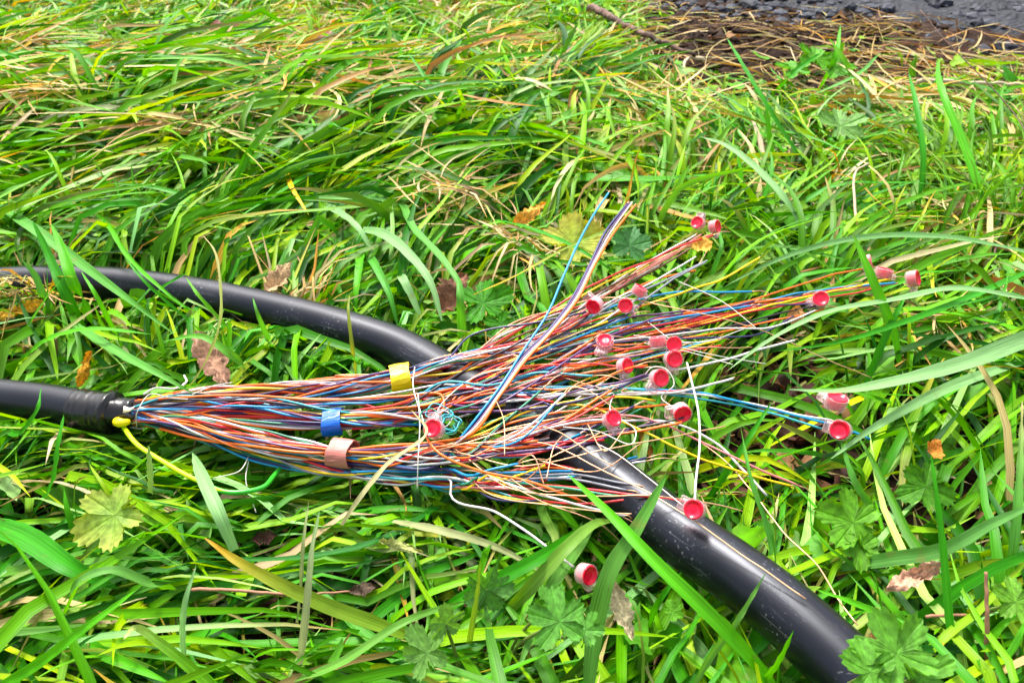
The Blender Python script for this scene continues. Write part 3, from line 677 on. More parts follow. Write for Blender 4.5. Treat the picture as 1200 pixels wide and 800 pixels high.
# ------------------------------------------------------------------ grass
PAL = np.array([[.045, .200, .001], [.095, .300, .001], [.180, .370, .002], [.010, .085, .001], [.075, .260, .015], [.230, .420, .110], [.290, .410, .002], [.035, .205, .003]])
DRYP = np.array([[.42, .28, .11], [.50, .38, .17], [.34, .19, .07], [.55, .30, .04], [.30, .26, .09], [.48, .40, .22]])
def blades(name, root, head, elev0, elev1, length, width, colr, tipc, m, label, K=8, kind='stuff', useCap=True, curl=None, zlim=None, roll=None, zmin=None):
    n = len(root); t = np.linspace(0, 1, K)
    curl = rng.normal(0, .35, n) if curl is None else curl
    kink = rng.normal(0, .18, (n, K)); kink = np.cumsum(kink, 1) * .3
    hd = head[:, None] + curl[:, None] * t[None, :] + kink
    el = elev0[:, None] + (elev1 - elev0)[:, None] * t[None, :] ** rng.uniform(.5, 1.4, n)[:, None]
    ds = length[:, None] / (K - 1)
    dx = np.cos(el) * np.cos(hd) * ds; dy = np.cos(el) * np.sin(hd) * ds; dz = np.sin(el) * ds
    X = root[:, 0:1] + np.concatenate([np.zeros((n, 1)), np.cumsum(dx[:, :-1], 1)], 1)
    Y = root[:, 1:2] + np.concatenate([np.zeros((n, 1)), np.cumsum(dy[:, :-1], 1)], 1)
    Z = root[:, 2:3] + np.concatenate([np.zeros((n, 1)), np.cumsum(dz[:, :-1], 1)], 1)
    g = gz(X, Y)
    if zlim is not None:     # soft ceiling of the laid-over sward
        zl = zlim[:, None]; ex = np.maximum(0, Z - g - zl); Z = Z - ex + zl * .25 * (1 - np.exp(-ex / (zl * .4)))
    if useCap:
        cp = cap_at(X, Y)
        Z = np.minimum(Z, cp - rng.uniform(0, .018, (n, 1)))
    Z = np.maximum(Z, g + .002)
    prof = np.minimum(1, .55 + 1.6 * t) * np.power(np.maximum(0, 1 - t ** 2.6), .8) + .02
    W = width[:, None] * prof[None, :]
    T = np.stack([np.gradient(X, axis=1), np.gradient(Y, axis=1), np.gradient(Z, axis=1)], -1); T /= np.linalg.norm(T, axis=-1, keepdims=True) + 1e-9
    side = np.stack([-T[..., 1], T[..., 0], np.zeros_like(X)], -1); side /= np.linalg.norm(side, axis=-1, keepdims=True) + 1e-9
    nor = np.cross(T, side)
    rl = (rng.normal(0, .6, n) if roll is None else roll)[:, None] + rng.normal(0, .5, n)[:, None] * t[None, :]
    sd_ = side * np.cos(rl)[..., None] + nor * np.sin(rl)[..., None]; nn = np.cross(T, sd_)
    P = np.stack([X, Y, Z], -1)
    V = np.stack([P - sd_ * W[..., None] / 2, P - nn * (W * .16)[..., None], P + sd_ * W[..., None] / 2], 2)   # n,K,3,3
    V = V.reshape(-1, 3)
    b = (np.arange(n) * K * 3)[:, None, None] + (np.arange(K - 1) * 3)[None, :, None]
    q = np.array([[0, 1, 4, 3], [1, 2, 5, 4]])
    F = (b[..., None] + q[None, None]).reshape(-1, 4)
    c = colr[:, None, :] * (1 - t[None, :, None] ** 4) + tipc[:, None, :] * t[None, :, None] ** 4
    base = np.array([.22, .30, .03]); k = (np.clip(1 - t / .18, 0, 1) * .5)[None, :, None]
    c = c * (1 - k) + base * k
    c = np.repeat(c[:, :, None, :], 3, 2); c[:, :, 1, :] *= 1.12
    u = np.array([0, .5, 1])[None, None, :] * .16 + rng.uniform(0, 50, n)[:, None, None] + np.zeros((n, K, 3))
    v = np.broadcast_to((t[None, :] * length[:, None])[:, :, None] , (n, K, 3))
    uv = np.stack([u, v], -1).reshape(-1, 2)
    me = np_mesh(name, V, F, m, col=c.reshape(-1, 3), uv=uv)
    o = link(name, me); tag(o, label, kind=kind)
    return o

def flow(px, py):
    """main heading (world azimuth from +X) of the laid-over grass around that spot of the verge"""
    tl = (px < 620) & (py < 330)
    bl = (px < 620) & (py > 520)
    a = np.where(tl, R(28), np.where(bl, R(-8), R(60)))
    a = a + (vnoise(px / 170, py / 110, 31) - .5) * R(85)
    return a
def dens(px, py):
    d = np.ones_like(px)
    def hole(cx, cy, rx, ry, k): 
        nonlocal d
        d = d * (1 - k * np.exp(-(((px - cx) / rx) ** 2 + ((py - cy) / ry) ** 2) ** 1.5))
    hole(885, 500, 80, 80, .93); hole(865, 50, 95, 62, .99); hole(30, 232, 50, 30, .7); hole(800, 55, 60, 45, .5)
    hole(1010, 95, 200, 40, .35); hole(1110, 40, 240, 36, .88); hole(350, 430, 50, 30, .6); hole(760, 740, 60, 40, .5); hole(1150, 600, 70, 60, .4); hole(300, 600, 60, 50, .45)
    hole(60, 15, 40, 20, .6); hole(365, 98, 75, 20, .6); hole(450, 130, 50, 10, .4); hole(240, 150, 60, 12, .45); hole(620, 85, 50, 16, .5); hole(620, 262, 40, 18, .5); hole(1140, 370, 60, 18, .5); hole(40, 120, 50, 25, .5)
    return d
def scatter(n_tufts, per, spread):
    """tuft centres over the verge, kept where the photograph has grass"""
    out = []
    while len(out) < n_tufts:
        x = rng.uniform(-1.75, 1.75, 4000); y = rng.uniform(.12, 2.75, 4000)
        # even out: nearer ground gets its full share
        px, py = topx(np.stack([x, y, np.zeros_like(x)], -1))
        ok = (px > -260) & (px < 1460) & (py < 1050) & (py > -70)
        ok &= (rng.random(4000) < dens(px, py)) & (road_side(x, y) < rng.normal(-.03, .05, 4000))
        out += list(np.stack([x, y], -1)[ok])
    T = np.array(out[:n_tufts])
    k = rng.poisson(per, n_tufts) + 2
    idx = np.repeat(np.arange(n_tufts), k)
    P = T[idx] + rng.normal(0, spread, (len(idx), 2))
    return T, idx, P

def pick(pal, w_, n): return pal[rng.choice(len(pal), n, p=np.array(w_) / np.sum(w_))] * rng.uniform(.75, 1.25, (n, 1)) * (1 + rng.normal(0, .06, (n, 3)))

def make_layer(name, nt_, per, spread, lay, Lr, Wr, label, el, zl, palw, dry=.0, m=M_grass):
    T, idx, P = scatter(nt_, per, spread)
    n = len(P); px, py = topx(np.stack([P[:, 0], P[:, 1], np.zeros(n)], -1))
    th = flow(*topx(np.stack([T[:, 0], T[:, 1], np.zeros(len(T))], -1))) + rng.normal(0, .25, len(T))
    flip = rng.random(len(T)) < .28; th = th + flip * math.pi
    wild = rng.random(len(T)) < (1 - lay); th = np.where(wild, rng.uniform(0, 6.28, len(T)), th)
    head = th[idx] + rng.normal(0, .22, n)
    e0 = rng.uniform(el[0], el[1], n); e1 = rng.uniform(el[2], el[3], n)
    ts = rng.uniform(.7, 1.2, len(T))[idx]
    far = np.clip((P[:, 1] - .5) / .8, 0, 1)
    Ln = rng.uniform(*Lr, n) * ts * (1 + .42 * far); Wd = rng.uniform(*Wr, n) * (1 + .55 * far)
    mx_ = P[:, 0] + np.cos(head) * Ln * .55; my_ = P[:, 1] + np.sin(head) * Ln * .55
    mpx, mpy = topx(np.stack([mx_, my_, np.full(n, .03)], -1)); d_ = dens(mpx, mpy) * np.where(road_side(mx_, my_) > -.02, .25, 1)
    tx_ = P[:, 0] + np.cos(head) * Ln * .85; ty_ = P[:, 1] + np.sin(head) * Ln * .85
    d_ = d_ * np.sqrt(np.clip(dens(*topx(np.stack([tx_, ty_, np.full(n, .03)], -1))), 0, 1)) * np.where((px > 640) & (py > 420), .8, 1)
    kp = rng.random(n) < d_
    ur = np.clip((px - 640) / 120, 0, 1) * np.clip((270 - py) / 120, 0, 1); tf = np.clip((120 - py) / 60, 0, 1); q1 = np.maximum(ur, tf)
    Ln = Ln * (1 - .45 * q1 - .15 * tf); Wd = Wd * (1 - .28 * q1); zlim_k = 1 - .5 * ur - .25 * tf * (1 - ur)
    head = head + rng.normal(0, .8, n) * q1
    P, head, e0, e1, Ln, Wd, idx, px, py, far = (q_[kp] for q_ in (P, head, e0, e1, Ln, Wd, idx, px, py, far)); n = len(P); zlim_k = zlim_k[kp]
    right = (px > 720)
    Wd = Wd * np.where(right & (py < 330), .8, 1)
    tp = rng.integers(0, 3, len(T))[idx]
    c = pick(PAL, palw, n)
    # whole tufts lean pale, yellow or deep
    tint = np.where((tp == 0)[:, None], np.array([1.0, 1.0, 1.0]), np.where((tp == 1)[:, None], np.array([1.2, 1.12, .9]), np.array([.8, .95, 1.1])))
    c = c * tint
    ty = np.clip((fbm(px / 110, py / 50, 50) - .46) * 6, 0, 1) * np.clip(1.2 - py / 420, .0, 1)   # yellower straw-mixed areas far up the verge
    c = c * (1 - .4 * ty[:, None]) + np.array([.27, .40, .01]) * (.4 * ty[:, None])
    isdry = rng.random(n) < dry * .5 + ty * .18
    c = np.where(isdry[:, None], pick(DRYP, [1, 1, .6, .5, 1, 1], n), c)
    tipdry = rng.random(n) < .18
    tipc = np.where(tipdry[:, None], pick(DRYP, [1, 1, .6, .8, .5, .5], n), c * 1.15)
    root = np.stack([P[:, 0], P[:, 1], gz(P[:, 0], P[:, 1])], -1)
    tz = rng.uniform(.25, 1.0, len(T))[idx] ** 1.2
    zlim = (zl[0] + (zl[1] - zl[0]) * tz * rng.uniform(.6, 1.15, n)) * zlim_k * (1 + .35 * far) * np.clip(dens(px, py) * 1.6 - .3, .25, 1)
    rs = np.clip(-road_side(P[:, 0], P[:, 1]) / .30, .12, 1); zlim = zlim * rs; Ln = Ln * (.5 + .5 * rs)
    return blades(name, root, head, e0, e1, Ln, Wd, c, tipc, m, label, zlim=zlim)

W1 = [2.4, 2.6, 1.6, 2.2, 1, .8, .6, 2.2]
make_layer('turf_grass', 2000, 13, .022, .80, (.11, .25), (.0045, .0095), 'long green grass laid over in combed swathes across the verge', (.3, 1.3, -.6, .15), (.012, .075), W1, .05)
make_layer('fine_grass', 800, 9, .03, .35, (.05, .14), (.0018, .0042), 'fine thin grass growing between the broad blades', (.5, 1.4, -.3, .8), (.02, .055), W1, .10)
# upright blades
make_layer('upright_grass', 420, 4, .018, .3, (.07, .15), (.0035, .0070), 'single upright grass blades standing out of the sward', (.8, 1.4, .1, 1.1), (.05, .085), [2, 4, 3, 1, 1, 1, .7, 1], .03)
# the same turf carries on beside and behind the view
nO = 15000
P = np.stack([rng.uniform(-3.4, 3.4, nO), rng.uniform(-.9, 3.8, nO)], -1); qx, qy = topx(np.stack([P[:, 0], P[:, 1], np.zeros(nO)], -1))
inside = (qx > -240) & (qx < 1440) & (qy < 1030) & (qy > -60) & (P[:, 1] > .1)
P = P[~inside & (road_side(P[:, 0], P[:, 1]) < -.05)]; n = len(P)
far_ = .5 + 2.4 * vnoise(P[:, 0] * 2, P[:, 1] * 2, 61)
blades('outer_turf', np.stack([P[:, 0], P[:, 1], gz(P[:, 0], P[:, 1])], -1), far_ + rng.normal(0, .5, n), rng.uniform(.3, 1.3, n), rng.uniform(-.5, .2, n), rng.uniform(.14, .34, n), rng.uniform(.007, .014, n),
       pick(PAL, W1, n), pick(PAL, W1, n), M_grass, 'green grass of the verge further out on both sides', zlim=rng.uniform(.02, .09, n), K=6)
# straw
T, idx, P = scatter(1500, 5, .035); n = len(P)
px, py = topx(np.stack([P[:, 0], P[:, 1], np.zeros(n)], -1))
keep = rng.random(n) < np.where(py < 260, .95, .45); P = P[keep]; n = len(P)
blades('dry_grass', np.stack([P[:, 0], P[:, 1], gz(P[:, 0], P[:, 1]) + rng.uniform(.0, .03, n)], -1), rng.uniform(0, 6.28, n), rng.normal(.15, .25, n), rng.normal(-.1, .3, n), rng.uniform(.03, .13, n),
       rng.uniform(.0012, .0040, n), pick(DRYP, [1, 1, .8, .5, .6, 1], n), pick(DRYP, [1, 1, 1, 1, .6, 1], n), M_dry, 'dead straw coloured grass lying in the sward', zlim=rng.uniform(.008, .045, n), K=7)
# matted straw patches
cs = [(450, 130, 60, 10), (150, 60, 50, 12), (560, 40, 60, 10), (430, 75, 50, 8), (700, 160, 50, 18), (780, 120, 40, 16), (880, 190, 50, 20), (1000, 170, 60, 20), (520, 215, 40, 12), (360, 98, 70, 16), (60, 118, 45, 14), (620, 85, 50, 14), (240, 150, 60, 10), (290, 60, 60, 10), (620, 262, 50, 18), (1120, 375, 60, 12), (1150, 250, 50, 25), (20, 310, 25, 20), (340, 318, 30, 12), (15, 50, 25, 14), (720, 100, 50, 14), (1040, 110, 90, 14)]
P = []; tl_ = []
for cx, cy, rx, ry in cs:
    k_ = 80
    for _ in range(k_):
        P.append(at(rng.normal(cx, rx * .6), rng.normal(cy, ry * .6), .080 if cx < 640 and cy < 320 else .050)); tl_.append(1.3 if cy < 160 else .8)
P = np.array(P); n = len(P); tl_ = np.array(tl_)
blades('matted_straw', np.stack([P[:, 0], P[:, 1], gz(P[:, 0], P[:, 1]) + P[:, 2] * rng.uniform(.6, 1.15, n)], -1), rng.uniform(0, 6.28, n), rng.normal(.02, .14, n), rng.normal(-.05, .14, n), rng.uniform(.04, .13, n) * tl_,
       rng.uniform(.0015, .0048, n) * tl_, pick(DRYP, [1, 1, .8, .6, .3, 1], n), pick(DRYP, [1, 1, 1, 1, .6, 1], n), M_dry, 'matted patches of pale straw on top of the grass', K=7)
# straw on the bare earth by the road
n = 300; px = rng.normal(980, 150, n); py = np.abs(rng.normal(70, 32, n)) + 14
P = np.array([at(a, b, 0) for a, b in zip(px, py)]); P = P[(road_side(P[:, 0], P[:, 1]) < .05)]; n = len(P)
blades('straw_litter', np.stack([P[:, 0], P[:, 1], gz(P[:, 0], P[:, 1]) + rng.uniform(.004, .02, n)], -1), rng.normal(0, .8, n) + (rng.random(n) < .5) * math.pi, rng.normal(.1, .25, n), rng.normal(-.1, .2, n), rng.uniform(.05, .2, n),
       rng.uniform(.0015, .004, n), pick(DRYP, [1, 1, .8, .3, .4, 1], n) * .9, pick(DRYP, [1, 1, 1, .3, .6, 1], n), M_dry, 'pale straw scattered on the bare earth beside the road', zlim=rng.uniform(.008, .03, n), K=6)

# ------------------------------------------------------------------ single blades that stand out
def blade(name, pts, wpx, c, label, tip=None, cat='grass blade', group='long grass blades that stand out', roll=0.0, both=False, m=None, base_at=0):
    """pts: (px, py, h) from base to tip; wpx: width in photo pixels at the widest point"""
    P = catmull([at(*p) for p in pts], 26); n = len(P)
    D = np.linalg.norm(P[n // 2] - np.array([0, 0, H])); Wm = wpx * D / FPX
    t = np.linspace(0, 1, n)
    prof = np.minimum(1, .6 + 1.5 * t) * np.power(np.maximum(0, 1 - t ** 3.0), .75) + .015
    T, _, _ = frames(P)
    cv = np.array([0, 0, H]) - P; cv /= np.linalg.norm(cv, axis=1)[:, None]
    up = np.array([0, -.35, .94]); upv = np.broadcast_to(up, P.shape)
    side = np.cross(T, upv); side /= np.linalg.norm(side, axis=1)[:, None] + 1e-9
    nor = np.cross(side, T)
    rl = roll + .35 * np.sin(t * 3 + rng.uniform(0, 6))
    s2 = side * np.cos(rl)[:, None] + nor * np.sin(rl)[:, None]; nn = np.cross(s2, T)
    Wv = (Wm * prof)[:, None]
    rip = (.0005 * np.sin(t * 40 + rng.uniform(0, 6)))[:, None] * nn
    V = np.stack([P - s2 * Wv / 2 + rip, P - s2 * Wv / 4 - nn * Wv * .07, P - nn * Wv * .15, P + s2 * Wv / 4 - nn * Wv * .07, P + s2 * Wv / 2 - rip], 1).reshape(-1, 3)
    F = [(i * 5 + j, i * 5 + j + 1, i * 5 + 6 + j, i * 5 + 5 + j) for i in range(n - 1) for j in range(4)]
    c = np.array(c); tip = c * 1.1 if tip is None else np.array(tip)
    k = (t ** 5)[:, None]; cc = c * (1 - k) + tip * k; cc = np.repeat(cc[:, None, :], 5, 1); cc[:, 2] *= 1.15
    L_ = np.concatenate([[0], np.cumsum(np.linalg.norm(np.diff(P, axis=0), axis=1))])
    u0 = rng.uniform(0, 40); uv = np.stack([np.broadcast_to(np.linspace(0, .35, 5)[None] + u0, (n, 5)), np.broadcast_to(L_[:, None], (n, 5))], -1).reshape(-1, 2)
    o = link(name, np_mesh(name, V, F, m or M_grass, col=cc.reshape(-1, 3), uv=uv)); tag(o, label, cat, group); return o
G1 = (.030, .235, .004); G2 = (.075, .36, .006); GP = (.20, .38, .14); GD = (.012, .13, .006); GY = (.26, .36, .01); ST = (.50, .40, .18); YE = (.75, .48, .01); GM = (.09, .30, .04)
def h(*pts): return pts
BL = [
 ([(1290, 372, .06), (1200, 398, .085), (1125, 426, .105), (1040, 448, .11), (980, 458, .105), (925, 456, .10)], 19, GP, 'widest pale grey-green blade entering from the right edge above the blue wire end'),
 ([(1210, 420, .05), (1120, 450, .07), (1060, 480, .085), (1010, 510, .085), (970, 540, .08)], 12, GP, 'pale blade branching below the widest pale one beside the lower blue connector'),
 ([(1215, 352, .06), (1181, 345, .08), (1125, 337, .095), (1050, 350, .105), (956, 370, .11), (900, 399, .10), (850, 436, .09)], 9, GP, 'long pale arching blade passing just below the rightmost red connector'),
 ([(1230, 300, .06), (1200, 294, .075), (1125, 279, .09), (1050, 275, .10), (975, 284, .105), (900, 309, .10), (850, 335, .09)], 8, (.13, .29, .09), 'long arching blade above the rightmost red connector'),
 ([(1230, 308, .05), (1200, 320, .065), (1140, 346, .08), (1050, 380, .095), (975, 402, .10), (905, 412, .09)], 8, G1, 'dark green straight blade slanting down left below the rightmost connector'),
 ([(1054, 425, .05), (1050, 399, .07), (1024, 331, .12), (999, 272, .15)], 12, G2, 'bright green upright blade crossing in front of the right hand connectors', (.1, .3, .02)),
 ([(1015, 450, .04), (1039, 391, .08), (1062, 345, .10)], 9, G1, 'short upright blade leaning right behind the bright crossing blade'),
 ([(690, 800, .05), (700, 720, .085), (715, 668, .11), (745, 620, .13), (782, 555, .15)], 22, (.085, .24, .035), 'broad green blade standing across the black cable at the middle', (.06, .24, .02)),
 ([(925, 830, .05), (880, 770, .09), (820, 708, .12), (765, 655, .13), (715, 602, .13), (665, 555, .12)], 17, G2, 'long bright straight blade running from the bottom edge up left to the wires'),
 ([(590, 720, .04), (620, 690, .07), (660, 645, .085), (700, 612, .08), (735, 612, .06)], 16, (.13, .27, .03), 'bent broad blade curving under the cable left of the lone connector'),
 ([(505, 722, .03), (560, 690, .07), (620, 660, .085), (665, 632, .08), (700, 608, .06)], 17, G1, 'broad green blade lying diagonally below the wires left of the lone connector'),
 ([(-10, 235, .05), (53, 277, .085), (110, 320, .10), (167, 363, .10), (205, 392, .085)], 12, GM, 'long pale blade crossing the rear cable at the far left'),
 ([(85, 378, .06), (147, 417, .085), (190, 440, .09), (228, 462, .08)], 11, GM, 'pale blade pointing down to the cut end of the front cable'),
 ([(100, 392, .03), (75, 340, .08), (55, 295, .10), (38, 258, .12)], 12, G1, 'dark green blade rising over the rear cable at the left'),
 ([(110, 380, .03), (85, 330, .09), (70, 285, .11), (60, 262, .12)], 13, G2, 'bright green blade rising over the rear cable next to the dark one'),
 ([(60, 375, .03), (50, 345, .08), (38, 318, .10), (26, 305, .11)], 12, GM, 'short pale pointed blade in front of the rear cable at the left edge'),
 ([(55, 375, .03), (55, 345, .08), (55, 315, .11)], 9, G1, 'short upright green spike in front of the rear cable'),
 ([(215, 462, .05), (240, 425, .08), (256, 385, .10), (258, 330, .12), (252, 295, .13), (238, 276, .13)], 4, (.22, .26, .05), 'thin yellowish grass stem rising in front of the rear cable', ST),
 ([(90, 240, .03), (125, 262, .07), (150, 300, .10), (180, 330, .11), (215, 358, .10), (250, 372, .07)], 6, G2, 'thin bright blade arching down across the rear cable'),
 ([(418, 442, .05), (412, 400, .10), (408, 360, .12), (410, 345, .12)], 5, (.2, .25, .03), 'thin yellowish blade upright against the rear cable'),
 ([(543, 412, .03), (541, 380, .06), (539, 350, .09), (536, 322, .10)], 11, GM, 'upright pale blade just behind the rear cable at the middle'),
 ([(320, 395, .03), (335, 415, .05), (352, 448, .05), (372, 470, .04)], 15, (.09, .24, .03), 'broad short blade between the two cables'),
 ([(350, 785, .03), (356, 740, .07), (362, 680, .10), (366, 640, .115), (376, 592, .13)], 9, (.30, .34, .16), 'tall pale straw-tinged blade standing left of the bottom centre', GP),
 ([(348, 730, .05), (352, 690, .08), (356, 630, .11), (362, 586, .12)], 5, (.25, .30, .12), 'thin pale blade doubled beside the tall straw-tinged one'),
 ([(-20, 815, .05), (40, 780, .08), (100, 735, .11), (165, 687, .12)], 11, G2, 'bright straight blade rising from the bottom left corner'),
 ([(500, 752, .03), (440, 730, .06), (380, 708, .08), (320, 680, .095), (275, 655, .10), (240, 630, .10)], 17, (.16, .28, .02), 'broad blade turning orange at its tip, lower left', (.65, .28, .02)),
 ([(205, 690, .05), (170, 680, .085), (130, 667, .10), (100, 675, .10), (75, 705, .08)], 12, (.09, .25, .04), 'arched blade curling down to the left at lower left'),
 ([(218, 788, .05), (214, 750, .08), (218, 700, .11), (230, 662, .12)], 8, GP, 'slim pale blade hanging upright at lower left'),
 ([(-15, 610, .05), (40, 635, .07), (90, 668, .07), (140, 690, .05)], 26, G1, 'very broad dark green blade at the left edge below the cut cable'),
 ([(-15, 735, .05), (60, 720, .06), (120, 725, .05), (200, 720, .04)], 12, (.40, .33, .14), 'straw coloured blade lying flat at the left edge near the bottom', None),
 ([(545, 790, .03), (552, 740, .07), (560, 690, .10), (563, 655, .12)], 7, (.20, .33, .03), 'thick yellow-green stalk standing at bottom centre'),
 ([(1120, 800, .04), (1112, 720, .07), (1105, 640, .10), (1095, 560, .13), (1090, 525, .14)], 8, G1, 'long upright dark green blade at the right below the pale blades'),
 ([(1178, 700, .04), (1188, 640, .08), (1195, 560, .11), (1198, 470, .13)], 10, GM, 'pale upright blade at the right edge', ST),
 ([(950, 200, .04), (925, 165, .08), (900, 125, .12), (870, 75, .15), (852, 45, .16)], 8, G1, 'dark upright blade leaning left near the bare earth at the top'),
 ([(905, 205, .03), (902, 160, .08), (897, 120, .12)], 9, G2, 'upright bright green spike below the bare earth patch'),
 ([(945, 275, .05), (925, 240, .08), (890, 200, .10), (855, 172, .11), (820, 160, .10)], 8, GP, 'pale arching blade above the top red connector pair'),
 ([(575, 158, .04), (548, 140, .08), (515, 112, .11), (490, 78, .13), (478, 62, .13)], 5, G1, 'thin dark blade leaning left at the top centre'),
 ([(640, 205, .05), (700, 208, .075), (770, 209, .08), (835, 204, .07)], 15, (.06, .27, .008), 'broad bright green blade lying level above the tall blue wire'),
 ([(545, 160, .04), (600, 172, .06), (680, 188, .07), (760, 215, .07), (810, 240, .05)], 14, (.07, .25, .010), 'broad green blade sloping to the right at the top centre'),
 ([(335, 198, .07), (345, 225, .08), (362, 252, .07)], 6, YE, 'short bright yellow blade above the rear cable'),
 ([(570, 255, .05), (630, 270, .08), (700, 305, .09), (735, 330, .07)], 6, G1, 'narrow blade slanting behind the tall blue wire'),
 ([(775, 262, .05), (720, 268, .09), (660, 292, .10), (600, 325, .09), (555, 345, .08)], 5, (.10, .22, .02), 'narrow blade with a yellow tip crossing behind the tall wires', YE),
 ([(1090, 800, .04), (1055, 735, .08), (985, 700, .10), (955, 690, .10)], 10, G2, 'bright curved blade between the black cable and the lower right plant'),
 ([(985, 665, .04), (1040, 655, .07), (1100, 645, .09), (1165, 612, .10), (1215, 590, .10)], 15, (.09, .25, .05), 'broad grey-green blade lying level at the lower right'),
 ([(815, 800, .06), (835, 766, .085), (858, 736, .105), (897, 672, .13)], 8, (.12, .30, .05), 'slender pale blade leaning over the lower edge of the black cable'),
 ([(480, 470, .03), (500, 440, .05), (560, 380, .04)], 4, ST, 'thin straw lying behind the yellow ring'),
 ([(400, 615, .07), (420, 585, .085), (452, 545, .095), (500, 505, .10), (482, 480, .10)], 6, (.45, .42, .2), 'dry split blade lying over the lower bundle of wires', ST),
 ([(460, 610, .05), (520, 622, .065), (580, 640, .06), (640, 672, .05)], 10, (.3, .33, .14), 'pale worn blade lying below the wires'),
 ([(700, 590, .02), (680, 632, .05), (640, 700, .07), (605, 790, .06)], 18, (.10, .26, .04), 'broad upright blade left of the jagged leaf plant at bottom centre'),
 ([(0, 790, .04), (60, 745, .05), (130, 770, .06), (200, 800, .06)], 14, G2, 'bright flat blade along the bottom left edge'),
 ([(560, 560, .03), (420, 640, .05), (300, 655, .05), (230, 650, .05)], 9, GD, 'dark green blade below the pink ring'),
 ([(930, 120, .03), (990, 95, .07), (1032, 62, .08)], 5, GM, 'small grey-green blade before the bare earth at the top right'),
 ([(1160, 260, .04), (1130, 170, .10), (1105, 110, .14), (1098, 70, .15)], 8, G2, 'upright bright blade at the top right'),
 ([(1075, 250, .04), (1082, 190, .09), (1075, 130, .13), (1065, 85, .15)], 7, G1, 'upright dark blade at the top right beside the bright one'),
 ([(375, 238, .06), (400, 250, .075), (422, 270, .075), (442, 305, .05)], 11, GP, 'pale drooping blade, first from the left above the rear cable bend'),
 ([(462, 232, .05), (472, 240, .07), (486, 268, .085), (522, 308, .085), (541, 340, .075), (537, 392, .04)], 11, GM, 'long pale drooping blade ending just behind the rear cable at the middle'),
 ([(424, 268, .06), (450, 274, .08), (478, 296, .085), (505, 332, .075), (520, 384, .045)], 13, GP, 'broad pale drooping blade inside the longer one behind the rear cable'),
 ([(424, 295, .03), (420, 318, .07), (417, 345, .06), (417, 372, .04)], 12, G2, 'broad short green blade hanging behind the rear cable'),
 ([(432, 300, .05), (442, 315, .075), (458, 350, .065), (467, 386, .04)], 10, (.07, .30, .03), 'green blade hanging between two pale drooping ones'),
 ([(468, 322, .06), (474, 330, .075), (486, 355, .06), (496, 384, .04)], 11, GP, 'short pale drooping blade close behind the rear cable'),
 ([(275, 645, .05), (258, 605, .075), (240, 565, .08), (225, 530, .06)], 15, GP, 'pale broad blade passing under the yellow-green wire loop'),
 ([(176, 578, .05), (176, 555, .07), (174, 522, .09)], 11, (.22, .36, .10), 'short pale upright blade left of the yellow-green wire loop'),
 ([(40, 600, .04), (62, 560, .07), (68, 520, .09), (75, 485, .10)], 8, G1, 'green blade standing in front of the cut front cable at the left'),
 ([(275, 830, .05), (190, 755, .08), (160, 735, .09), (145, 748, .10)], 12, (.12, .34, .01), 'bright blade with a cut pale tip at the lower left', (.6, .5, .25)),
 ([(330, 800, .04), (400, 775, .07), (470, 730, .08), (560, 700, .06)], 10, (.12, .30, .04), 'long pale arched blade along the bottom edge left of centre'),
 ([(150, 372, .03), (175, 352, .07), (200, 330, .11), (222, 318, .12)], 7, G1, 'short green blade leaning right over the rear cable at the left'),
 ([(330, 425, .03), (312, 392, .08), (300, 362, .11), (296, 348, .115)], 7, GM, 'short grey-green blade standing against the lower side of the rear cable'),
 ([(880, 812, .05), (915, 770, .10), (930, 738, .12)], 8, G2, 'short bright blade standing in front of the black cable near the bottom'),
 ([(760, 735, .04), (775, 700, .08), (800, 668, .10)], 8, G1, 'short green blade tucked against the lower side of the black cable'),
 ([(960, 105, .03), (978, 70, .09), (985, 30, .13)], 6, G2, 'upright green blade growing at the bare earth beneath the road edge'),
 ([(1000, 110, .03), (992, 75, .09), (972, 45, .12)], 7, (.10, .32, .01), 'green blade leaning left at the bare earth beneath the road edge'),
 ([(905, 112, .03), (930, 85, .08), (962, 62, .10)], 7, G1, 'green blade leaning right in front of the bare earth patch'),
 ([(150, 420, .03), (130, 380, .08), (112, 345, .11), (95, 318, .12)], 6, G2, 'narrow bright blade crossing the lower side of the rear cable at the left'),
 ([(250, 400, .03), (215, 370, .08), (170, 330, .12), (145, 300, .13)], 5, G1, 'narrow dark blade leaning left over the rear cable'),
 ([(290, 400, .04), (262, 378, .08), (232, 345, .11), (218, 325, .115)], 6, (.09, .33, .01), 'short bright blade leaning over the rear cable below its bend'),
 ([(20, 425, .03), (60, 395, .07), (120, 385, .09), (180, 392, .08)], 9, G2, 'bright level blade between the two cables at the left'),
 ([(0, 500, .05), (30, 500, .08), (44, 478, .095), (48, 455, .10)], 7, G1, 'short blade lapping over the front cable at the left edge'),
 ([(300, 440, .03), (270, 415, .07), (240, 395, .08), (190, 400, .07)], 9, (.10, .32, .03), 'curled blade lying between the two cables above the cut end'),
 ([(870, 800, .03), (905, 640, .06), (880, 560, .09), (868, 500, .10)], 9, (.07, .26, .03), 'narrow blade standing over the bare soil right of the wires'),
 ([(820, 600, .03), (860, 540, .07), (905, 470, .09)], 8, G1, 'slanting dark blade over the bare soil right of the wires'),
 ([(1035, 610, .03), (1000, 560, .07), (985, 515, .085)], 9, GM, 'grey-green blade rising to the lower blue wire connector'),
 ([(830, 790, .03), (900, 745, .06), (880, 690, .06)], 8, G1, 'small blade tucked under the black cable near the bottom'),
]
for k in BL:
    pts, wpx, c, lab = k[:4]; tip = k[4] if len(k) > 4 else None
    blade('grass_blade', pts, wpx, c, lab, tip, m=M_dry if c == ST else M_grass)

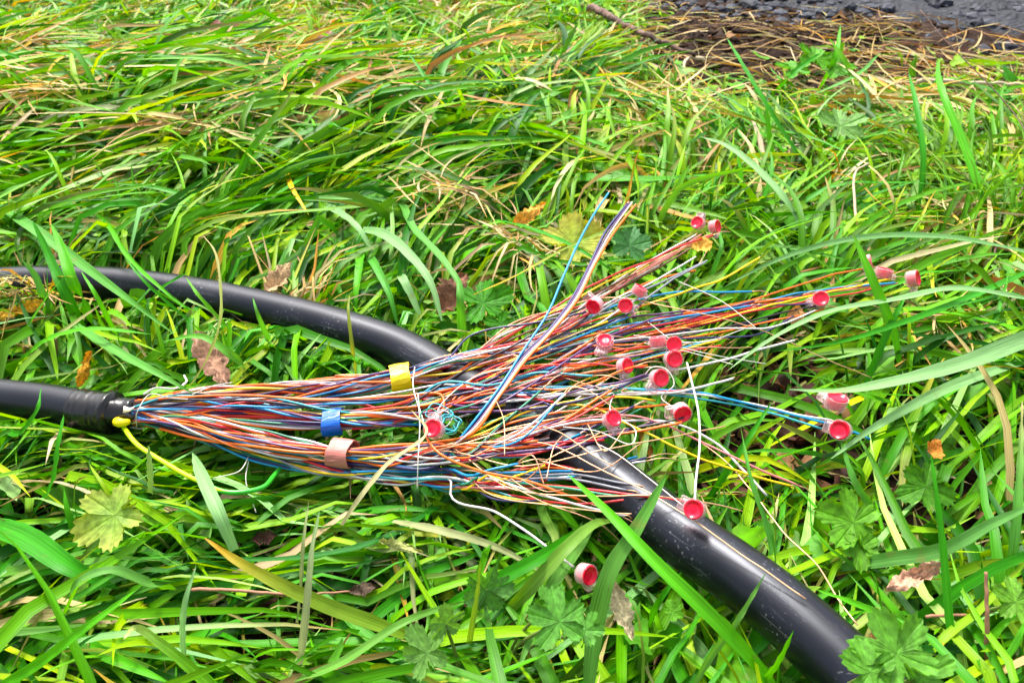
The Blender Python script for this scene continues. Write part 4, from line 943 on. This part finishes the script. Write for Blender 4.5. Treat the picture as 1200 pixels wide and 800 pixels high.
# ------------------------------------------------------------------ leaves
def palmate(R_, lobes=5, cup=.25, cut=.55, serr=3, seed=0):
    r = np.random.default_rng(seed); na = 216; rings = [0.02, .3, .55, .78, 1.0]
    a = np.linspace(0, 2 * math.pi, na, endpoint=False)
    span = 2 * math.pi * .92; V = []; cols = []
    a_ = a - math.pi                                   # gap at the petiole (-x)
    ph = (a_ / span + .5) * lobes
    fr = np.abs(ph - np.floor(ph) - .5) * 2             # 0 at lobe centre, 1 between lobes
    ls = 1 - .22 * np.abs(a_ / math.pi) + .06 * r.normal(0, 1, lobes + 1)[np.clip(np.floor(ph).astype(int), 0, lobes)]
    rad = ls * (1 - cut * fr ** 2.6) 
    tooth = np.abs(((ph * serr * 2) % 1) - .5) * 2
    rad = rad * (1 + .13 * (tooth - .5)) 
    rad = np.where(np.abs(a_) > math.pi * .965, rad * .35, rad)
    for q in rings:
        rr = R_ * q * (rad * q + (1 - q) * .55 * (1 - .4 * fr))
        rr = R_ * rad * q if q == 1 else R_ * q * np.minimum(rad / max(q, .3), .42 + .58 * rad)
        z = cup * R_ * (q ** 2) * (.35 + .25 * np.sin(2 * a_ + seed)) + R_ * .07 * fr * q + R_ * .10 * np.sin(a_ * 3 + seed) * q * q - R_ * .06 * np.exp(-(fr / .07) ** 2) * np.sqrt(q) - R_ * .02 * np.exp(-(((ph * 6) % 1 - .5) / .2) ** 2) * q
        V.append(np.stack([rr * np.cos(a_), rr * np.sin(a_), z], -1)); cols.append(1 + .5 * np.exp(-(fr / .06) ** 2) * (q < .95) - .10 * (fr > .6) - .08 * q * 0)
    V = np.vstack(V); cols = np.concatenate(cols)
    j = np.arange(na); j2 = (j + 1) % na
    F = np.vstack([np.stack([k * na + j, k * na + j2, (k + 1) * na + j2, (k + 1) * na + j], -1) for k in range(len(rings) - 1)])
    return V, F, cols
def leaf_plant(px, py, hgt_, rpx, c, label, yaw, tilt, lobes=5, cut=.55, stem=True, seed=1, c2=None, cat='plant', name='wild_geranium', extra=()):
    hgt = hgt_ - .008; p = at(px, py, hgt); D = np.linalg.norm(p - np.array([0, 0, H])); R_ = rpx * .88 * D / FPX
    base = np.array([p[0] + rng.normal(0, .015), p[1] + .02, gz(p[0], p[1])])
    e = empty(name, tuple(base), label, cat, 'broad leaved plants among the grass')
    for (dx, dy, dh, sc, yw, tl) in ((0, 0, 0, 1, yaw, tilt),) + tuple(extra):
        pc = at(px + dx, py + dy, hgt + dh)
        V, F, cols = palmate(R_ * sc, lobes, seed=seed + abs(int(dx)), cut=cut)
        rot = Matrix.Rotation(R(yw), 4, 'Z') @ Matrix.Rotation(R(tl[1]), 4, 'Y') @ Matrix.Rotation(R(tl[0]), 4, 'X')
        rot = np.array(Matrix.Rotation(R(tl[0]), 3, 'X') @ Matrix.Rotation(R(tl[1]), 3, 'Y') @ Matrix.Rotation(R(yw), 3, 'Z'))
        W = V @ rot.T + pc - base
        c_ = np.array(c) * np.array([.80, .98, .5]); cc = c_ * cols[:, None]
        if c2 is not None:
            k = np.clip(np.linalg.norm(V[:, :2], axis=1) / (R_ * sc) * 1.3 - .35, 0, 1)[:, None]; cc = cc * (1 - k) + np.array(c2) * k
        link('leaf', np_mesh('leaf', W, F, M_leaf, col=cc, uv=V[:, :2] / R_ * .5), e)
        if stem:
            q0 = (V[0] * 0) @ rot.T + pc - base
            sp = catmull([np.zeros(3), q0 * np.array([.3, .3, .55]), q0 - np.array([0, 0, .001])], 12)
            Vs, Fs, uvs = tube_data(sp, .0011, 6); link('stem', np_mesh('stem', Vs, Fs, M_leaf, col=np.tile([.16, .22, .05], (len(Vs), 1)), uv=uvs), e)
    return e
LG = (.10, .24, .045)
leaf_plant(135, 603, .095, 46, (.28, .37, .11), 'pale yellow-green lobed leaf below the cut end of the front cable', 215, (25, 0), 5, .42, seed=4, c2=(.36, .40, .07))
leaf_plant(655, 728, .11, 44, (.11, .27, .07), 'jagged green leaves at bottom centre below the lone connector', 100, (28, 0), 5, .5, seed=5, extra=((-10, -22, .0, .6, 60, (35, 10)), (32, 10, -.01, .6, -10, (10, -20))))
leaf_plant(570, 690, .085, 36, (.10, .22, .08), 'dull grey-green leaf in shade left of the jagged leaves', 70, (60, 20), 5, .45, seed=6)
leaf_plant(500, 765, .10, 40, (.16, .28, .11), 'pale folded grey-green leaves at the bottom edge', 120, (40, -25), 5, .5, seed=7, extra=((22, -35, .02, .7, 90, (70, 30)),))
leaf_plant(788, 716, .085, 17, (.13, .32, .03), 'small rounded bright leaf beneath the black cable', 40, (20, 0), 5, .3, seed=8)
leaf_plant(1050, 765, .135, 56, (.13, .30, .06), 'fresh green lobed plant covering the end of the black cable at bottom right', 110, (25, 0), 5, .6, seed=9, extra=((-30, 22, .0, .7, 160, (20, 10)), (30, 28, -.01, .7, 20, (15, -10))))
leaf_plant(1000, 612, .075, 48, (.11, .26, .025), 'green ragged leaves right of the black cable under the yellow wire', 160, (20, 5), 5, .5, seed=10, extra=((8, 30, -.005, .55, 260, (20, 0)),))
leaf_plant(737, 288, .075, 30, (.09, .22, .13), 'blue-green leaf just behind the tall orange wires', 80, (35, 10), 5, .3, seed=11)
leaf_plant(672, 285, .07, 46, (.34, .36, .07), 'yellowing leaf with a brown middle behind the tall blue wire', 30, (25, 0), 5, .35, seed=12, c2=(.40, .36, .06))
leaf_plant(566, 355, .065, 40, (.05, .21, .012), 'deep green lobed leaf behind the middle of the rear cable', 20, (20, 0), 5, .45, seed=13, extra=((20, 25, 0, .6, -60, (25, 0)),))
leaf_plant(1190, 705, .09, 32, (.15, .30, .05), 'light green lobed leaf cut by the right edge near the bottom', 150, (25, 0), 5, .5, seed=14)
leaf_plant(985, 148, .07, 32, (.20, .33, .16), 'pale mint lobed leaf lying among the grass at the top right', 20, (25, 0), 5, .45, seed=15)
leaf_plant(330, 205, .06, 26, (.18, .33, .10), 'small pale leaf in the combed grass above the rear cable', 20, (20, 10), 5, .4, seed=16)
leaf_plant(955, 70, .075, 30, (.10, .30, .02), 'bright leafy weed at the edge of the bare earth, top right', 70, (20, 10), 5, .6, seed=17, extra=((25, 10, .01, .8, 10, (20, 0)), (-22, 12, 0, .8, 170, (10, 0))))
leaf_plant(1085, 570, .07, 36, (.07, .20, .02), 'dark green leaf in shade behind the long upright blade at the right', 200, (30, 0), 5, .45, seed=18)

# low broad-leaved ground cover
def cover():
    n = 800; V = []; F = []; C_ = []; UV = []; k = 0
    for i in range(n):
        if rng.random() < .8: px, py = rng.uniform(380, 1250), rng.uniform(-20, 330)
        else: px, py = rng.uniform(-60, 1260), rng.uniform(300, 860)
        p = at(px, py, 0)
        if road_side(p[0], p[1]) > -.03 or rng.random() > float(dens(np.array([px * 1.0]), np.array([py * 1.0]))[0]) ** 2: continue
        z = gz(p[0], p[1]) + rng.uniform(.02, .055); z = min(z, float(cap_at(np.array([p[0]]), np.array([p[1]]))[0]) - .012); z = max(z, .01)
        Rr = rng.uniform(.008, .018); m_ = 14
        a = np.linspace(0, 2 * math.pi, m_, endpoint=False)
        r = Rr * (1 + .28 * np.cos(a * 3 + rng.uniform(0, 6))) * (1 + .1 * np.cos(a * 7)) 
        asp = rng.uniform(.45, 1)
        v = np.stack([r * np.cos(a), r * asp * np.sin(a), .15 * Rr * np.cos(2 * a)], -1); v = np.vstack([[0, 0, -.1 * Rr], v])
        rot = np.array((Matrix.Rotation(rng.normal(.3, .5), 3, 'X') @ Matrix.Rotation(rng.normal(0, .5), 3, 'Y') @ Matrix.Rotation(rng.uniform(0, 6.3), 3, 'Z')))
        v = v @ rot.T + [p[0], p[1], z]
        V.append(v); F += [(k, k + 1 + j, k + 1 + (j + 1) % m_) for j in range(m_)]; k += m_ + 1
        c = PAL[rng.choice([1, 2, 4, 5, 7])] * rng.uniform(.8, 1.2); C_.append(np.tile(c, (m_ + 1, 1))); UV.append(v[:, :2] * 8)
    o = link('ground_cover', np_mesh('ground_cover', np.vstack(V), np.array(F), M_leaf, col=np.vstack(C_), uv=np.vstack(UV)))
    tag(o, 'small rounded weed leaves mixed into the grass', kind='stuff')
cover()

def dead_leaf(px, py, hgt, rpx, asp, yaw, c, label, seed, tilt=(20, 0), curlf=.5, name='dead_leaf', cat='dead leaf'):
    r = np.random.default_rng(seed); p = at(px, py, hgt); D = np.linalg.norm(p - np.array([0, 0, H])); R_ = rpx * D / FPX
    nu, nv = 22, 9; V = []; cc = []
    for i in range(nu):
        t = i / (nu - 1); wv = math.sin(math.pi * min(1, t * .96 + .02)) ** .75 * asp * (1 + .18 * r.normal())
        for j in range(nv):
            s = j / (nv - 1) * 2 - 1
            x = (t * 2 - 1) * R_; y = s * wv * R_
            z = R_ * (curlf * .5 * s * s * asp + .12 * math.sin(t * 7 + s * 2 + seed) + .05 * r.normal()) + curlf * R_ * .3 * (t - .5) ** 2
            V.append((x, y, z)); cc.append(np.array(c) * (1 + .15 * r.normal()) * (1.25 if abs(s) < .12 else 1))
    V = np.array(V); rot = np.array(Matrix.Rotation(R(tilt[0]), 3, 'X') @ Matrix.Rotation(R(tilt[1]), 3, 'Y') @ Matrix.Rotation(R(yaw), 3, 'Z'))
    F = [(i * nv + j, i * nv + j + 1, (i + 1) * nv + j + 1, (i + 1) * nv + j) for i in range(nu - 1) for j in range(nv - 1)]
    o = link(name, np_mesh(name, V @ rot.T, F, M_dead, col=np.clip(np.array(cc), .01, 1), uv=V[:, :2] / R_)); o.location = p
    tag(o, label, cat, 'fallen leaves in the grass')
BRP = (.22, .10, .06); TAN = (.50, .33, .17); PNK = (.50, .24, .20)
for a in [
 (248, 420, .055, 36, .45, 125, (.42, .23, .15), 'curled pinkish brown leaf above the cut end of the front cable', 1, (30, 10)),
 (325, 328, .06, 26, .4, 60, TAN, 'tan curled leaf at the far side of the rear cable', 2, (30, 0)),
 (530, 345, .055, 30, .6, 60, BRP, 'crumpled brown leaf behind the middle of the rear cable', 3, (35, 0)),
 (262, 35, .06, 16, .6, 10, PNK, 'pinkish leaf near the top left', 4, (30, 0)),
 (380, 43, .06, 15, .55, 170, (.42, .22, .16), 'small reddish brown leaf near the top, right of the pinkish one', 5, (30, 0)),
 (728, 712, .09, 34, .28, 110, (.55, .45, .26), 'pale tan pointed leaf hanging beside the jagged leaves', 6, (45, 0)),
 (1070, 676, .075, 34, .3, 22, (.50, .28, .18), 'pointed pinkish brown leaf at the lower right', 7, (25, 0)),
 (1095, 526, .10, 12, .8, 60, (.55, .20, .03), 'small orange withered bud beneath the widest pale blade', 8, (30, 20)),
 (310, 630, .020, 13, .6, 10, (.07, .03, .022), 'dark red-brown leaf in shade below the wires at left', 9, (20, 0)),
 (425, 690, .030, 15, .5, 10, (.09, .06, .04), 'dark crumpled leaf at bottom centre left', 10, (20, 0)),
 (100, 432, .06, 20, .3, 70, (.62, .30, .02), 'orange-yellow leaf standing between the cables at the left', 11, (60, 0)),
 (932, 370, .078, 12, .7, 70, (.50, .28, .10), 'tan scrap of leaf stuck on the wires near the long pale blade', 12, (50, 0)),
 (20, 365, .05, 28, .25, 20, (.62, .36, .03), 'orange-yellow leaf between the cables at the left edge', 13, (30, 0)),
 (822, 288, .092, 13, .7, 20, (.70, .38, .06), 'orange scrap of leaf under the top red connector pair', 14, (30, 0)),
 (60, 122, .05, 24, .5, 10, (.35, .17, .06), 'brown withered leaf at the upper left edge', 15, (25, 0)),
 (620, 252, .07, 26, .3, 40, (.60, .30, .04), 'orange withered leaf behind the tall wires', 16, (30, 0)),
 (470, 640, .06, 26, .2, 165, (.36, .38, .12), 'pale worn leaf lying below the wires', 17, (30, 0)),
 (1130, 240, .06, 18, .4, 40, (.50, .34, .16), 'tan scrap of leaf in the grass at the right', 18, (30, 0)),
]: dead_leaf(*a)
# brown litter in the gaps
def litter():
    n = 700; V = []; F = []; C_ = []; UV = []; k = 0
    for i in range(n):
        px, py = (rng.normal(885, 60), rng.normal(510, 60)) if i % 5 == 0 else (rng.uniform(-60, 1260), rng.uniform(-10, 860))
        p = at(px, py, 0)
        if road_side(p[0], p[1]) > 0: continue
        Rr = rng.uniform(.006, .016); a = np.linspace(0, 2 * math.pi, 9, endpoint=False)
        v = np.stack([Rr * np.cos(a), Rr * .55 * np.sin(a), .3 * Rr * np.cos(2 * a + 1)], -1) * (1 + .25 * rng.normal(0, 1, (9, 1))); v = np.vstack([[0, 0, 0], v])
        rot = np.array((Matrix.Rotation(rng.normal(0, .4), 3, 'X') @ Matrix.Rotation(rng.normal(0, .4), 3, 'Y') @ Matrix.Rotation(rng.uniform(0, 6.3), 3, 'Z')))
        v = v @ rot.T + [p[0], p[1], gz(p[0], p[1]) + .008 + rng.uniform(0, .012)]
        V.append(v); F += [(k, k + 1 + j, k + 1 + (j + 1) % 9) for j in range(9)]; k += 10
        c = np.array([[.09, .035, .025], [.16, .07, .035], [.06, .028, .02], [.24, .12, .05]][rng.integers(4)]) * rng.uniform(.7, 1.2); C_.append(np.tile(c, (10, 1))); UV.append(v[:, :2] * 8)
    tag(link('leaf_litter', np_mesh('leaf_litter', np.vstack(V), np.array(F), M_dead, col=np.vstack(C_), uv=np.vstack(UV))), 'brown leaf litter on the soil between the blades', kind='stuff')
litter()

# ------------------------------------------------------------------ twigs
def twig(pts, r, c, label, name='twig', m=None, taper=.5, n=40):
    P = catmull([at(*p) for p in pts], n); P[:, 2] += (fbm(np.arange(n) * .4, np.zeros(n), 8) - .47) * r * 2
    rad = r * np.linspace(1, taper, n) * (1 + .15 * (fbm(np.arange(n) * .7, np.ones(n), 6) - .5))
    o0 = P[0].copy(); V, F, uv = tube_data(P - o0, rad, 8)
    o = link(name, np_mesh(name, V, F, m or M_bark, uv=uv)); o.location = o0; tag(o, label, 'twig', 'twigs and dry stems on the verge')
M_stem = plastic('pale_dry_stem', (.52, .40, .26), .7); M_dk = plastic('dark_dry_stem', (.10, .045, .03), .6); M_rd = plastic('brown_dry_stem', (.32, .15, .08), .6)
twig([(690, 8, .05), (740, 32, .055), (775, 50, .05), (815, 66, .04)], .0085, None, 'thick grey-brown stick lying in the grass at the top')
twig([(1165, 300, .04), (1190, 135, .09), (1150, 90, .12), (1110, 50, .15), (1078, 12, .18)], .0013, None, 'thin dark dry stem leaning left at the top right', m=M_dk)
twig([(225, 690, .06), (290, 692, .065), (345, 696, .06), (410, 693, .05)], .0013, None, 'thin brown twig lying level at the lower left', m=M_rd)
twig([(1075, 95, .04), (1130, 96, .04), (1215, 101, .04)], .0045, None, 'pale straw stem lying level at the top right edge', m=M_stem)
twig([(1155, 800, .03), (1157, 740, .07), (1155, 670, .10)], .0020, None, 'brown dry stem standing at the lower right corner', m=M_rd)
twig([(1085, 722, .06), (1130, 720, .06), (1180, 717, .05)], .0012, None, 'thin reddish stem lying level at the lower right', m=M_rd)
twig([(1010, 305, .03), (1002, 240, .07), (1004, 200, .09), (1018, 192, .09)], .0022, None, 'bent pale straw standing above the right hand connectors', m=M_stem)
twig([(825, 70, .03), (810, 68, .035), (800, 85, .03)], .004, None, 'short pale straw bit on the bare earth at the top', m=M_stem)
